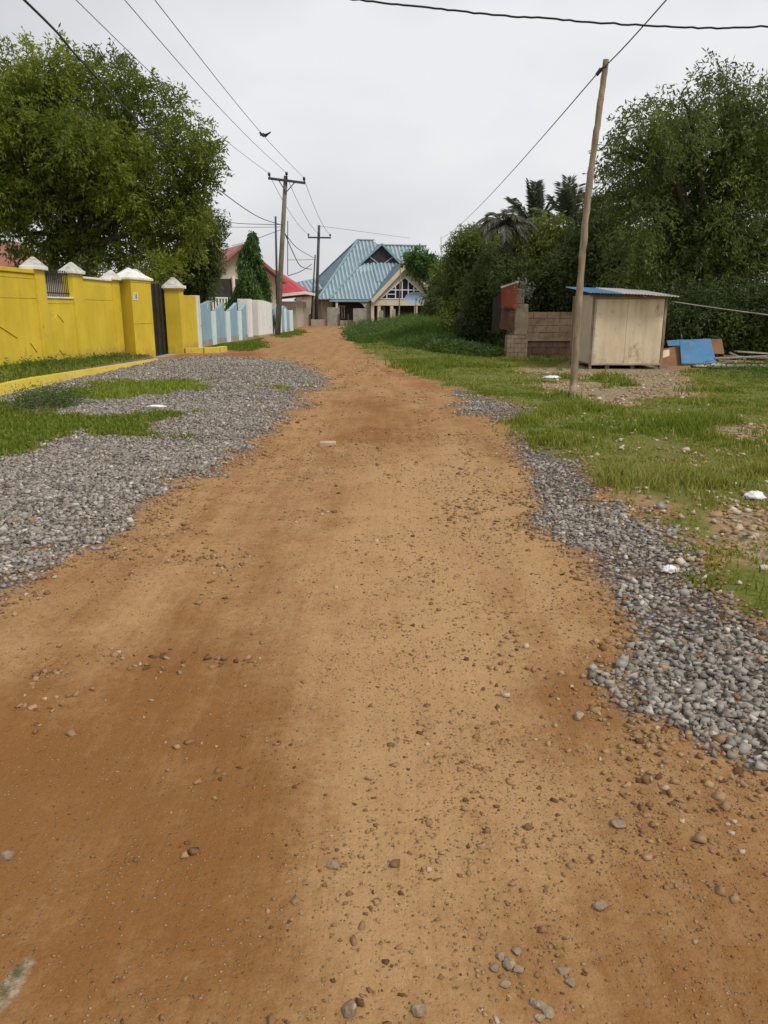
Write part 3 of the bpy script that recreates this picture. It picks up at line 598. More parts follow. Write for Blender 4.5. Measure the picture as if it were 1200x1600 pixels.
def tree(name, base, lobes, label, mat, seed, n_twig, n_leaf, ll, lw, trunk_r=0.2, trunk_h=None, droop=0.3, twig=0.5, group=None, cat='tree', bark='bark', tint_c=0.5, limbs=8):
    r = np.random.default_rng(seed); base = Vector(base)
    root = thing(name, base, label, cat, group)
    V, F, tn = crown(r, lobes, n_twig, n_leaf, ll, lw, droop, twig, tint_c)
    npmesh('crown', V, F, M[mat], root, tint=tn)
    mb = MB(); cz = np.mean([l[2] for l in lobes]); cx = np.mean([l[0] for l in lobes]); cy = np.mean([l[1] for l in lobes])
    th = trunk_h or (base.z + (cz - base.z) * 0.55)
    mid = Vector((base.x * 0.6 + cx * 0.4, base.y * 0.6 + cy * 0.4, th))
    m1 = base.lerp(mid, 0.5) + Vector((r.normal(0, 0.12), r.normal(0, 0.12), 0))
    mb.tube([base - Vector((0, 0, 0.1)), base + Vector((0, 0, 0.25)), m1, mid], [trunk_r * 1.35, trunk_r * 1.05, trunk_r * 0.9, trunk_r * 0.75], 9)
    ids = r.permutation(len(lobes))[:limbs]
    for i in ids:
        e = Vector(lobes[i][:3]); q = mid.lerp(e, 0.5) + Vector((r.normal(0, 0.25), r.normal(0, 0.25), 0.12 * (e - mid).length))
        q0 = mid.lerp(q, 0.02)
        mb.tube([q0, mid.lerp(q, 0.5) + Vector((0, 0, 0.05)), q, e], [trunk_r * 0.55, trunk_r * 0.42, trunk_r * 0.3, trunk_r * 0.1], 6)
        for j in range(3):
            e2 = e + Vector((r.normal(0, 0.3), r.normal(0, 0.3), r.normal(0.1, 0.3)))
            mb.tube([q.lerp(e, 0.6), q.lerp(e, 0.85).lerp(e2, 0.4), e2], [trunk_r * 0.18, trunk_r * 0.12, trunk_r * 0.04], 5)
    mb.build('trunk', M[bark], root, smooth=True)
    return root
rt = np.random.default_rng(101)
# the big tree behind the yellow wall
LB = lobes_in(rt, (-11.7, 31, 7.0), (4.5, 3.6, 3.9), 46, 0.8, 1.5)
for u, v, rr in ((85, 118, 0.7), (110, 105, 0.6), (200, 140, 1.0), (290, 215, 1.0), (312, 225, 0.75), (305, 270, 0.8), (40, 140, 1.0), (0, 160, 1.0), (250, 165, 1.0), (150, 150, 1.0),
                 (60, 385, 0.9), (140, 390, 1.0), (230, 400, 0.9), (290, 330, 0.9), (20, 370, 0.8), (180, 410, 0.8), (250, 425, 0.7), (-40, 200, 1.2), (-60, 300, 1.2), (288, 290, 0.9), (305, 320, 0.7), (285, 375, 0.9), (265, 310, 1.0), (240, 345, 1.0), (296, 350, 0.7), (210, 310, 1.1), (260, 250, 1.1), (312, 250, 0.75)):
    p = atY(u, v, 30.5 + rt.normal(0, 0.8)); LB.append((p.x, p.y, p.z, rr, rr, rr * 0.8))
tree('neem_tree', (-11.6, 31, 0.2), LB, 'big bright green spreading tree behind the yellow wall', 'leaf_neem', 1, 7600, 22, 0.17, 0.055, 0.28, droop=0.25, twig=0.55, limbs=16, tint_c=0.62)
LB = []
for u, v, rr in ((312, 370, 0.7), (322, 395, 0.6), (308, 400, 0.8), (300, 420, 0.9), (312, 425, 0.6), (280, 435, 0.8), (300, 440, 0.7), (312, 440, 0.45), (332, 352, 0.4), (315, 345, 0.5), (265, 420, 0.8), (250, 450, 0.7), (235, 455, 0.7)):
    p = atY(u, v, 35.5 + rt.normal(0, 0.4)); LB.append((p.x, p.y, p.z, rr, rr, rr))
tree('leafy_tree', (-9.4, 35.6, 0), LB, 'darker narrow tree between the big green tree and the pale house', 'leaf_dark', 2, 2400, 20, 0.16, 0.05, 0.14, droop=0.4, twig=0.5, limbs=8, tint_c=0.65)
# weeping conical tree
def weeping(base, top_z, rad, seed, label):
    r = np.random.default_rng(seed); base = Vector(base); root = thing('weeping_tree', base, label, 'tree')
    n = 2600; t = r.random(n) ** 0.75; z = base.z + 0.9 + (top_z - base.z - 0.9) * (1 - t); a = r.random(n) * 6.283
    prof = rad * (0.06 + 0.94 * t ** 0.72) * (0.75 + 0.35 * np.sin(a * 3 + z * 2.2)) * (0.55 + 0.45 * r.random(n) ** 0.4)
    side = 1 + 0.25 * np.cos(a - pi)                       # a second, lower leader on one side
    A = np.stack([base.x + np.cos(a) * prof * side, base.y + np.sin(a) * prof, z], 1)
    k = 14; P = np.repeat(A, k, 0); P = P + r.normal(0, 0.05, P.shape); P[:, 2] -= r.random(len(P)) * 0.45
    d = r.normal(0, 0.35, P.shape); d[:, 2] -= 1.0; d[:, 0] += np.repeat(np.cos(a), k) * 0.3; d[:, 1] += np.repeat(np.sin(a), k) * 0.3
    V, F = leaf_quads(r, P, d, 0.22 * (0.6 + 0.7 * r.random(len(P))), 0.06)
    tn = np.clip(np.repeat(r.normal(0.42, 0.22, n), k) + r.normal(0, 0.1, len(P)), 0, 1)
    npmesh('crown', V, F, M['leaf_conifer'], root, tint=np.repeat(tn, 4))
    MB().tube([base, base + Vector((0.05, 0, 2)), Vector((base.x, base.y, top_z - 0.4))], [0.13, 0.09, 0.02], 8).build('trunk', M['bark'], root, smooth=True)
p = atY(403, 480, 48)
weeping((p.x - 0.15, 48, 0), atY(404, 360, 48).z, 1.5, 31, 'dense conical weeping tree rising behind the white gate pillars')
# palms
def palm(base, top, n, L_, seed, label, mat, up=0.6, hang=0.5, tr=0.16, lw=0.05, ll=0.55, name='palm_tree'):
    r = np.random.default_rng(seed); base = Vector(base); top = Vector(top); root = thing(name, base, label, 'palm')
    PP, DD, LN = [], [], []; st = MB()
    for k in range(n):
        a = 2 * pi * k / n + r.normal(0, 0.2); el = up * (0.2 + 1.1 * r.random()); Lk = L_ * (0.75 + 0.45 * r.random())
        h = Vector((cos(a), sin(a), 0)); pts = []
        for j in range(9):
            t = j / 8; pts.append(top + h * (Lk * t * cos(el) * (1 - 0.15 * t)) + Vector((0, 0, Lk * (t * sin(el) - hang * t * t))))
        st.tube(pts, [0.03 * (1 - 0.8 * j / 8) for j in range(9)], 4)
        for j in range(64):
            t = 0.12 + 0.88 * j / 64; i = min(int(t * 8), 7); f = t * 8 - i; q = pts[i].lerp(pts[i + 1], f); d = (pts[i + 1] - pts[i]).normalized()
            sd = d.cross(Vector((0, 0, 1))).normalized()
            for sg in (-1, 1):
                PP.append(q); DD.append(sd * sg * 0.8 + d * 0.95 + Vector((r.normal(0, 0.12), r.normal(0, 0.12), -0.45 - 0.2 * r.random()))); LN.append(ll * (1 - 0.55 * abs(t - 0.45)) * (0.8 + 0.4 * r.random()))
    P = np.array([tuple(q) for q in PP]); D = np.array([tuple(q) for q in DD])
    V, F = leaf_quads(r, P, D, np.array(LN), lw)
    npmesh('fronds', V, F, M[mat], root, tint=np.repeat(np.clip(r.normal(0.5, 0.2, len(P)), 0, 1), 4))
    st.build('frond_stems', M['bark'], root)
    MB().tube([base, base.lerp(top, 0.5) + Vector((0.06, 0, 0)), top], [tr * 1.2, tr, tr * 0.9], 8).build('trunk', M['bark'], root, smooth=True)
    return root
p = atY(790, 372, 36); palm((p.x, 31, 0), atY(788, 352, 31), 26, 1.5, 41, 'grey green palm with drooping fronds above the bushes', 'leaf_palm_dry', 0.85, 0.6, lw=0.028, ll=0.42)
p = atY(836, 356, 39); palm((p.x + 0.3, 39, 0), p, 19, 2.3, 42, 'tall dark palm with spiky upright fronds left of the wooden pole', 'leaf_palm', 1.4, 0.22, lw=0.055, ll=0.5)
p = atY(888, 352, 37); palm((p.x, 37, 0), p, 18, 2.3, 43, 'dark palm half hidden right behind the crooked wooden pole', 'leaf_palm', 1.3, 0.24, lw=0.055, ll=0.5)
p = atY(318, 452, 36.5); palm((p.x, 36.5, 0), p, 13, 1.2, 44, 'low dark palm fronds over the end of the yellow wall', 'leaf_palm', 0.9, 0.6, 0.09, lw=0.04, ll=0.35)
def blob_tree(name, pts, Y, base_u, label, mat, seed, n_twig, n_leaf, ll, lw, tr=0.12, jit=0.5, bark='bark', cat='tree', droop=0.3, twig=0.45, tint_c=0.5, limbs=7):
    r = np.random.default_rng(seed); lb = []
    for u, v, rr in pts:
        q = atY(u, v, Y + r.normal(0, jit)); lb.append((q.x, q.y, q.z, rr, rr, rr * 0.85))
    b = atY(base_u, 500, Y)
    return tree(name, (b.x, Y, 0), lb, label, mat, seed, n_twig, n_leaf, ll, lw, tr, droop=droop, twig=twig, cat=cat, bark=bark, tint_c=tint_c, limbs=limbs)
blob_tree('small_tree', [(650, 412, 0.55), (668, 408, 0.6), (684, 420, 0.55), (690, 412, 0.4), (660, 425, 0.5), (640, 405, 0.4), (652, 398, 0.4)], 58, 667, 'slim pale stemmed tree just right of the blue roofed house', 'leaf_conifer', 3, 420, 14, 0.26, 0.10, 0.11, bark='bark_pale', tint_c=0.55, limbs=5)
blob_tree('bush', [(694, 425, 0.6), (707, 428, 0.8), (690, 445, 0.7), (700, 455, 1.0), (690, 475, 1.1), (715, 470, 1.0), (685, 490, 0.8), (675, 497, 0.6), (715, 440, 0.8), (668, 500, 0.5)], 50, 695, 'olive bush beside the slim tree at the far bend', 'leaf_lime', 4, 2000, 16, 0.17, 0.06, 0.1, cat='bush', tint_c=0.35)
blob_tree('bushy_tree', [(735, 385, 0.8), (750, 378, 0.75), (722, 395, 0.7), (765, 390, 0.8), (740, 410, 1.0), (720, 425, 0.9), (765, 420, 1.0), (740, 440, 1.0), (715, 455, 0.9), (760, 460, 0.9), (730, 475, 0.8), (715, 490, 0.8), (725, 505, 0.7), (745, 370, 0.5)], 38, 735, 'rounded bushy tree standing left of the grey palm', 'leaf_right', 5, 3600, 18, 0.15, 0.05, 0.12, tint_c=0.6)
blob_tree('vine_thicket', [(775, 420, 0.8), (790, 410, 0.8), (800, 430, 0.8), (755, 450, 0.7), (770, 475, 0.7), (780, 445, 0.8), (745, 490, 0.7), (770, 500, 0.7), (755, 520, 0.5), (800, 455, 0.6), (735, 510, 0.6)], 32, 760, 'dark vine covered thicket to the left of the red pillar', 'leaf_dark', 6, 2300, 16, 0.15, 0.05, 0.1, cat='bush', tint_c=0.5)
blob_tree('leafy_tree', [(830, 375, 0.8), (860, 370, 0.8), (875, 385, 0.7), (845, 395, 0.8), (820, 400, 0.8), (870, 410, 0.8), (890, 400, 0.7), (835, 420, 0.8), (860, 435, 0.8), (815, 385, 0.6)], 33, 850, 'lime tinged tree crown over the ruined block wall', 'leaf_lime', 7, 2400, 18, 0.15, 0.05, 0.13, tint_c=0.42)
blob_tree('dark_tree', [(880, 430, 0.9), (905, 410, 0.9), (925, 390, 1.0), (930, 430, 1.0), (900, 450, 0.9), (870, 460, 0.8), (840, 455, 0.7), (945, 360, 0.9), (950, 400, 1.0), (925, 455, 0.9), (945, 330, 0.7), (890, 465, 0.7), (860, 475, 0.6), (910, 370, 0.7), (830, 470, 0.6)], 31, 905, 'dark evergreen tree behind the plywood kiosk roof', 'leaf_dark', 8, 3400, 17, 0.16, 0.05, 0.16, tint_c=0.5)
# the big tree on the right
rt = np.random.default_rng(202)
c0 = atY(1120, 290, 28)
LB = lobes_in(rt, (c0.x + 0.5, 28.5, 5.4), (4.0, 3.4, 4.2), 50, 0.8, 1.4)
for u, v, rr in ((1125, 120, 0.55), (1140, 115, 0.4), (1110, 145, 0.7), (1075, 165, 0.7), (1040, 180, 0.6), (1005, 190, 0.55), (1000, 215, 0.7), (970, 225, 0.55), (960, 245, 0.5), (985, 260, 0.8), (955, 285, 0.6), (1150, 160, 0.9), (1185, 150, 0.8), (1175, 180, 1.0), (1060, 210, 1.0),
                 (975, 320, 0.8), (1000, 350, 0.9), (970, 380, 0.8), (990, 420, 0.9), (1060, 430, 1.0), (1130, 430, 1.0), (1190, 430, 1.0), (1050, 480, 0.8), (1100, 485, 0.9), (1160, 490, 0.9), (1210, 500, 1.0), (1185, 530, 0.7), (1120, 520, 0.6), (1230, 200, 1.1), (1260, 300, 1.2), (1240, 400, 1.2)):
    p = atY(u, v, 26.8 + rt.normal(0, 0.7)); LB.append((p.x, p.y, p.z, rr, rr, rr * 0.85))
tree('acacia_tree', (c0.x + 0.3, 28.3, 0), LB, 'huge dark green tree hanging over the right side behind the kiosk', 'leaf_right', 9, 6000, 19, 0.16, 0.05, 0.3, droop=0.45, twig=0.6, limbs=18, tint_c=0.5)
blob_tree('shrub', [(1060, 500, 0.6), (1085, 490, 0.7), (1110, 500, 0.7), (1140, 510, 0.6), (1165, 520, 0.6), (1195, 520, 0.7), (1050, 470, 0.6), (1230, 520, 0.8), (1100, 470, 0.7), (1150, 480, 0.8), (1200, 480, 0.8)], 25.5, 1120, 'dark low shrubs behind the blue board and timber pile', 'leaf_dark', 10, 2200, 16, 0.14, 0.045, 0.08, cat='bush', tint_c=0.45)
far_wood = blob_tree('far_wood', [(735, 455, 1.0), (760, 440, 1.4), (800, 400, 1.8), (850, 410, 1.8), (900, 400, 2.0), (960, 420, 2.0), (1020, 400, 2.2), (1100, 390, 2.2)], 52, 800, 'far green wood making the backdrop on the right', 'leaf_right', 12, 3200, 16, 0.28, 0.10, 0.2, 1.5, tint_c=0.6, cat='wood')
far_wood['kind'] = 'stuff'
# bare twigs sticking up from the bush
tw = thing('dead_sapling', atY(690, 500, 49), 'thin bare sapling sticking up out of the olive bush', 'sapling')
mb = MB(); a = atY(692, 460, 49)
mb.tube([a, atY(690, 420, 49), atY(689, 370, 49)], [0.05, 0.035, 0.015], 5); mb.tube([atY(692, 440, 49), atY(697, 400, 49), atY(697, 375, 49)], [0.035, 0.025, 0.012], 5)
for u, v, u2, v2 in ((690, 405, 685, 395), (690, 390, 694, 380), (697, 395, 702, 386), (690, 398, 687, 382)): mb.tube([atY(u, v, 49), atY(u2, v2, 49)], [0.02, 0.01], 4)
mb.build('stem', M['bark_pale'], tw)

# ------------------------------------------------------------------ yellow compound wall
WX = -8.2
def wall_y(u): return -WX * 1200 * 1.035 / (600 - u)
yw = thing('boundary_wall', (WX, 17, 0.2), 'long yellow compound wall with white pyramid caps on its piers', 'wall')
def courses(y0, y1, top):
    mb = MB()
    mb.box(WX - 0.16, WX - 0.012, y0, y1, 0.0, top - 0.02)
    zz = [0.0, 1.84, 2.28, top - 0.10]
    for a, b in zip(zz[:-1], zz[1:]):
        if a < top - 0.15: mb.box(WX - 0.02, WX, y0, y1, a + 0.008, min(b, top - 0.1) - 0.008)
    return mb
def coping(y0, y1, top): return MB().box(WX - 0.20, WX + 0.035, y0, y1, top - 0.095, top)
Y1, Y2, Y3, Y4, Y5, Y6 = wall_y(58), wall_y(72), wall_y(115), wall_y(130), wall_y(177), wall_y(187)
courses(4.0, Y1, 2.5).build('wall_panel', M['yellow'], yw, 0.006); coping(4.0, Y1, 2.5).build('coping', M['yellow'], yw, 0.01)
mb = MB(); mb.box(WX - 0.16, WX - 0.012, Y2, Y3, 0, 1.86); mb.box(WX - 0.02, WX, Y2, Y3, 0.0, 1.72); mb.box(WX - 0.02, WX, Y2, Y3, 1.736, 1.86); mb.build('wall_panel', M['yellow'], yw, 0.006)
MB().box(WX - 0.18, WX + 0.03, Y2, Y3, 1.862, 1.90).build('sill', M['white'], yw, 0.008)
courses(Y4, Y5, 2.42).build('wall_panel', M['yellow'], yw, 0.006)
MB().box(WX - 0.20, WX + 0.035, Y4, Y5, 2.40, 2.46).build('coping', M['white'], yw, 0.01)
for a, b, t, c in ((Y1, Y2, 2.5, 'cap_grey'), (Y3, Y4, 2.5, 'cap_grey'), (Y5, Y6, 2.44, 'cap_grey')):
    pr = MB().box(WX - 0.22, WX + 0.055, a, b, 0, t).build('pier', M['yellow'], yw, 0.01)
    cy = (a + b) / 2
    MB().box(WX - 0.30, WX + 0.13, a - 0.06, b + 0.06, t, t + 0.09).build('cap_base', M['white'], yw, 0.015)
    MB().pyramid(WX - 0.085, cy, 0.20, (b - a) / 2 + 0.04, t + 0.09, t + 0.30, 0.03).build('cap', M[c], yw, 0.01)
pr = MB().box(WX - 0.22, WX + 0.055, 11.5, 12.0, 0, 2.5).build('pier', M['yellow'], yw, 0.01)
# raised chevron strips on the plaster
mb = MB()
for y0, z0, y1, z1 in ((Y2 + 0.55, 1.50, Y2 + 0.95, 1.28), (Y2 + 0.45, 1.38, Y2 + 0.60, 1.50), (16.3, 1.45, 17.6, 0.98), (18.2, 0.85, 18.5, 0.62), (Y2 + 0.5, 0.62, Y2 + 0.78, 0.42), (14.6, 1.3, 15.6, 0.8)):
    mb.bar((WX + 0.004, y0, z0), (WX + 0.004, y1, z1), 0.006, 0.03, (1, 0, 0))
mb.build('chevron_relief', M['yellow'], yw, 0.006)
gr = thing('iron_grille', (WX - 0.08, Y2, 1.9), 'black iron bar grille filling the notch in the yellow wall', 'grille')
mb = MB(); n = 15
for k in range(n):
    y = Y2 + 0.05 + (Y3 - Y2 - 0.1) * k / (n - 1); mb.tube([(WX - 0.08, y, 1.905), (WX - 0.08, y, 2.52)], 0.011, 6); mb.pyramid(WX - 0.08, y, 0.014, 0.014, 2.52, 2.58, 0.002)
mb.build('bars', M['black_iron'], gr)
mb = MB()
for z in (1.98, 2.46): mb.box(WX - 0.09, WX - 0.07, Y2, Y3, z, z + 0.03)
mb.build('rails', M['black_iron'], gr)
# the kerb that holds the bed
kb = MB(); ky = np.linspace(3, 24.4, 40)
for a, b in zip(ky[:-1], ky[1:]):
    t0, t1 = [0.10 + 0.17 * min(1, max(0, (24.6 - y) / 9)) for y in (a, b)]
    vs = [(-6.98, a, -0.1), (-7.06, a, t0), (-7.24, a, t0), (-7.26, a, -0.1), (-6.98, b, -0.1), (-7.06, b, t1), (-7.24, b, t1), (-7.26, b, -0.1)]
    kb.add(vs, [(0, 4, 5, 1), (1, 5, 6, 2), (2, 6, 7, 3)] + ([(3, 2, 1, 0)] if a == ky[0] else []) + ([(4, 5, 6, 7)][::1] if b == ky[-1] else []))
tag(kb.build('kerb', M['yellow_kerb']), 'long yellow painted kerb along the gravel below the yellow wall', 'kerb')
# big splayed gate pillar
C_ = Vector((-7.78, 24.6, 0)); R_ = Vector((-7.62, 26.15, 0)); L_ = Vector((-8.42, 24.95, 0)); B_ = Vector((-8.25, 26.3, 0))
gp = thing('gate_pillar', (-8.0, 25.4, 0), 'large splayed yellow gate pillar with number plate and white hipped cap', 'pillar')
q = [L_, C_, R_, B_]
def grow(q, d):
    c = sum(q, Vector((0, 0, 0))) / 4; return [p + (p - c).normalized() * d for p in q]
MB().prism(q, -0.05, 2.40).build('shaft', M['yellow'], gp, 0.012)
MB().prism(grow(q, 0.035), 2.40, 2.47).build('neck_band', M['yellow'], gp, 0.01)
MB().prism(grow(q, 0.13), 2.47, 2.545).build('cap_base', M['white'], gp, 0.015)
g = grow(q, 0.10); m1 = (g[0] + g[1]) / 2 * 0.62 + (g[2] + g[3]) / 2 * 0.38; m2 = (g[0] + g[1]) / 2 * 0.3 + (g[2] + g[3]) / 2 * 0.7
vs = [Vector((p.x, p.y, 2.545)) for p in g] + [Vector((m1.x, m1.y, 2.86))]
MB().add(vs, [(0, 1, 4), (1, 2, 4), (2, 3, 4), (3, 0, 4), (3, 2, 1, 0)]).build('cap', M['white'], gp)
MB().pyramid(m2.x - 0.05, m2.y + 0.15, 0.36, 0.36, 2.546, 2.84, 0.05).build('rear_cap', M['cap_grey'], gp, 0.02)
d = (R_ - C_).normalized(); nrm = Vector((d.y, -d.x, 0))
def pbox(o, d, nrm, a0, a1, z0, z1, t0, t1):
    vs = [o + d * a + nrm * t + Vector((0, 0, z)) for z in (z0, z1) for a, t in ((a0, t0), (a1, t0), (a1, t1), (a0, t1))]
    return vs, [(3, 2, 1, 0), (4, 5, 6, 7), (0, 1, 5, 4), (1, 2, 6, 5), (2, 3, 7, 6), (3, 0, 4, 7)]
MB().add(*pbox(C_, d, nrm, 0.1, 0.42, 1.86, 2.08, -0.002, 0.014)).build('number_plate', M['sign_plate'], gp)
MB().add(*pbox(C_, d, nrm, 0.02, 1.5, 1.15, 1.175, -0.003, 0.012)).build('string_line', M['yellow'], gp)
def text(body, loc, size, mat, rot, parent, name='lettering'):
    cu = bpy.data.curves.new(name, 'FONT'); cu.body = body; cu.size = size; cu.extrude = 0.003; cu.align_x = 'CENTER'; cu.align_y = 'CENTER'
    cu.materials.append(mat); o = bpy.data.objects.new(name, cu); COL.objects.link(o)
    o.location = Vector(loc) - (parent_loc(parent) if parent else Vector((0, 0, 0))); o.rotation_euler = rot
    if parent: o.parent = parent
    return o
text('13', C_ + d * 0.26 + nrm * 0.018 + Vector((0, 0, 1.97)), 0.2, M['ink'], (pi / 2, 0, math.atan2(d.y, d.x)), gp)
# gate leaf, second pillar and short return wall
gt = thing('gate', (-7.9, 26.3, 0), 'tall black sheet metal gate between the two yellow pillars', 'gate')
MB().box(-7.74, -7.71, 26.2, 28.3, 0.06, 2.42).build('sheet', M['black_iron'], gt)
mb = MB()
for z in (0.06, 0.8, 1.55, 2.37): mb.box(-7.71, -7.69, 26.2, 28.3, z, z + 0.05)
for y in (26.2, 26.75, 27.3, 27.74): mb.box(-7.689, -7.67, y, y + 0.04, 0.06, 2.42)
mb.build('frame', M['black_iron'], gt)
MB().box(-8.35, -7.05, 26.15, 28.0, -0.05, 0.05).build('gate_step', M['concrete'], gt, 0.01)
gp2 = thing('gate_pillar', (-7.4, 28.05, 0), 'narrow yellow gate pillar with white slab and grey pyramid cap', 'pillar')
MB().box(-7.66, -7.12, 27.8, 28.35, -0.05, 2.22).build('shaft', M['yellow'], gp2, 0.012)
MB().box(-7.69, -7.09, 27.77, 28.38, 2.22, 2.28).build('neck_band', M['yellow'], gp2, 0.008)
MB().box(-7.75, -7.03, 27.71, 28.44, 2.28, 2.385).build('cap_base', M['white'], gp2, 0.012)
MB().pyramid(-7.39, 28.07, 0.30, 0.30, 2.385, 2.66, 0.05).build('cap', M['cap_grey'], gp2, 0.02)
rw = thing('return_wall', (-7.3, 29.5, 0), 'short yellow wall section ending in a white strip beside the blue wall', 'wall')
MB().box(-7.62, -7.40, 28.35, 31.3, 0, 2.08).build('wall_panel', M['yellow'], rw, 0.012)
MB().box(-7.66, -7.34, 31.3, 31.75, 0, 2.10).build('end_strip', M['white'], rw, 0.012)
pk = MB(); a0 = Vector((-7.1, 28.05, 0)); pts = [(-7.1, 28.0), (-6.5, 28.15), (-6.05, 28.6), (-5.95, 29.3)]
for a, b in zip(pts[:-1], pts[1:]): pk.bar((a[0], a[1], 0.10), (b[0], b[1], 0.10), 0.2, 0.30)
tag(pk.build('planter_edge', M['yellow_kerb'], None, 0.015), 'low curved yellow planter edge at the foot of the narrow pillar', 'kerb')

# ------------------------------------------------------------------ pale blue wall, gate and white pillars
bw = thing('panel_wall', (-7.5, 33, 0), 'light blue wall of wavy topped panels and pale posts', 'wall')
def bl(Y): return -7.62 + 0.0636 * (Y - 32)
bd = Vector((0.0636, 1, 0)).normalized(); bn = Vector((bd.y, -bd.x, 0))
def yb(u): k = (600 - u) / 1227; return (7.62 + 0.0636 * 32) / (k + 0.0636)
def curved_panel(u0, u1, z0, z1, zb=0.3, flip=False):
    a, b = yb(u0), yb(u1); n = 8; top = []
    for k in range(n + 1):
        t = k / n; s = 1 - t if flip else t; top.append((a + (b - a) * t, z0 + (z1 - z0) * (s ** 1.6 * 0.55 + s * 0.45)))
    vs = []; m = MB()
    for off in (0.0, -0.15):
        for y, z in [(a, zb)] + top + [(b, zb)]: vs.append((bl(y) + off, y, z))
    N = n + 3
    return m.add(vs, [tuple(range(N)), tuple(range(2 * N - 1, N - 1, -1))] + [((i + 1) % N, i, N + i, N + (i + 1) % N) for i in range(N)])
for u0, u1, z0, z1, f in ((313, 332, 1.72, 1.92, 0), (338, 353, 1.50, 1.86, 0), (360, 373, 1.50, 1.86, 0), (378, 387, 1.50, 1.82, 0), (427, 436, 1.5, 1.85, 0), (440.5, 445, 1.45, 1.75, 0), (448, 453, 1.4, 1.72, 1)):
    curved_panel(u0, u1, z0, z1, 0.3, f).build('panel', M['blue_wall'], bw, 0.01)
for u0, u1, t in ((332, 338, 1.48), (354, 360, 1.46), (373, 378, 1.46), (436.5, 440, 1.5), (445, 448, 1.55), (453.5, 458, 1.45)):
    a, b = yb(u0), yb(u1); MB().prism([(bl(a) - 0.18, a), (bl(a) + 0.05, a), (bl(b) + 0.05, b), (bl(b) - 0.18, b)], 0.05, t).build('post', M['palest_blue'], bw, 0.01)
a, b = yb(312), yb(458)
for s0, s1 in ((a, yb(390)), (yb(426), b)):
    MB().prism([(bl(s0) - 0.16, s0), (bl(s0) + 0.02, s0), (bl(s1) + 0.02, s1), (bl(s1) - 0.16, s1)], -0.05, 0.305).build('plinth', M['concrete'], bw)
text('8', (bl(yb(327)) + 0.01, yb(327), 1.66), 0.34, M['ink_white'], (pi / 2, 0, pi / 2 - 0.06), bw)
def wpillar(u0, u1, top, label, round_=False):
    a, b = yb(u0), yb(u1); t = thing('gate_pillar', (bl(a), a, 0), label, 'pillar')
    n = 10; m = MB(); pr = [(a, 0.0)] + [(a + (b - a) * k / n, top - (0.16 * (k / n) ** 2.2 if round_ else 0.0)) for k in range(n + 1)] + [(b, 0.0)]
    N = len(pr); vs = [(bl(y) + 0.08, y, z) for y, z in pr] + [(bl(y) - 0.45, y, z) for y, z in pr]
    m.add(vs, [tuple(range(N)), tuple(range(2 * N - 1, N - 1, -1))] + [((i + 1) % N, i, N + i, N + (i + 1) % N) for i in range(N)]).build('shaft', M['white'], t, 0.012)
    MB().prism([(bl(a) - 0.46, a - 0.012), (bl(a) + 0.10, a - 0.012), (bl(b) + 0.10, b), (bl(b) - 0.46, b)], -0.05, 0.16).build('footing', M['concrete'], t)
    return t
wpillar(387.5, 394, 2.06, 'slim white gate pillar at the end of the blue wall panels')
wpillar(403, 425, 2.03, 'wide white gate pillar with stained face left of the power pole', True)
g2 = thing('gate', (bl(yb(398)) - 0.3, yb(398), 0), 'narrow black gate between the two white pillars', 'gate')
a, b = yb(394), yb(403)
MB().prism([(bl(a) - 0.34, a), (bl(a) - 0.28, a), (bl(b) - 0.28, b), (bl(b) - 0.34, b)], 0.05, 1.98).build('sheet', M['black_iron'], g2)
for z in (0.1, 0.95, 1.9): MB().prism([(bl(a) - 0.285, a), (bl(a) - 0.25, a), (bl(b) - 0.25, b), (bl(b) - 0.285, b)], z, z + 0.05).build('rail', M['black_iron'], g2)

# ------------------------------------------------------------------ houses on the left
h1 = thing('house', (-10.9, 61, 0), 'cream house with faded red gable roof and balcony behind the conical tree', 'house', rz=radians(24))
MB().box(-2.6, 2.7, 0, 8, 0, 3.9).build('wall', M['cream'], h1, local=True)
MB().add([(-2.55, 0.02, 3.9), (2.65, 0.02, 3.9), (0.05, 0.02, 6.0), (-2.55, 0.22, 3.9), (2.65, 0.22, 3.9), (0.05, 0.22, 6.0)], [(0, 1, 2), (5, 4, 3), (0, 3, 4, 1), (1, 4, 5, 2), (2, 5, 3, 0)]).build('gable', M['cream'], h1, local=True)
mb = MB(); mb.slab([(-3.3, -0.9, 3.5), (0.05, -0.9, 6.2), (0.05, 8.4, 6.2), (-3.3, 8.4, 3.5)], 0.12); mb.slab([(0.05, -0.9, 6.2), (3.4, -0.9, 3.5), (3.4, 8.4, 3.5), (0.05, 8.4, 6.2)], 0.12)
mb.build('roof', M['roof_pink'], h1, local=True)
mb = MB(); mb.bar((-3.3, -0.93, 3.42), (0.05, -0.93, 6.1), 0.05, 0.2); mb.bar((3.4, -0.93, 3.42), (0.05, -0.93, 6.1), 0.05, 0.2); mb.build('fascia', M['roof_pink'], h1, local=True)
MB().box(-2.3, 1.0, -0.03, 0.05, 2.35, 3.72).build('balcony_shade_sheet', M['dark_room'], h1, local=True)  # dark sheet on the wall, painted as the balcony's shade
for x in (-2.4, -0.6, 1.05): MB().tube([(x, -0.12, 1.4), (x, -0.12, 3.9)], 0.13, 10).build('column', M['cream'], h1, local=True, smooth=True)
mb = MB(); mb.box(-2.8, 1.2, -0.2, -0.05, 2.28, 2.38); mb.box(-2.8, 1.2, -0.2, -0.05, 1.45, 1.55)
for k in range(18): mb.box(-2.75 + k * 0.225, -2.65 + k * 0.225, -0.18, -0.07, 1.55, 2.28)
mb.build('balustrade', M['white'], h1, local=True)
h2 = thing('house', (-9.6, 66, 0), 'low house with bright red hipped roof right of the power pole', 'house')
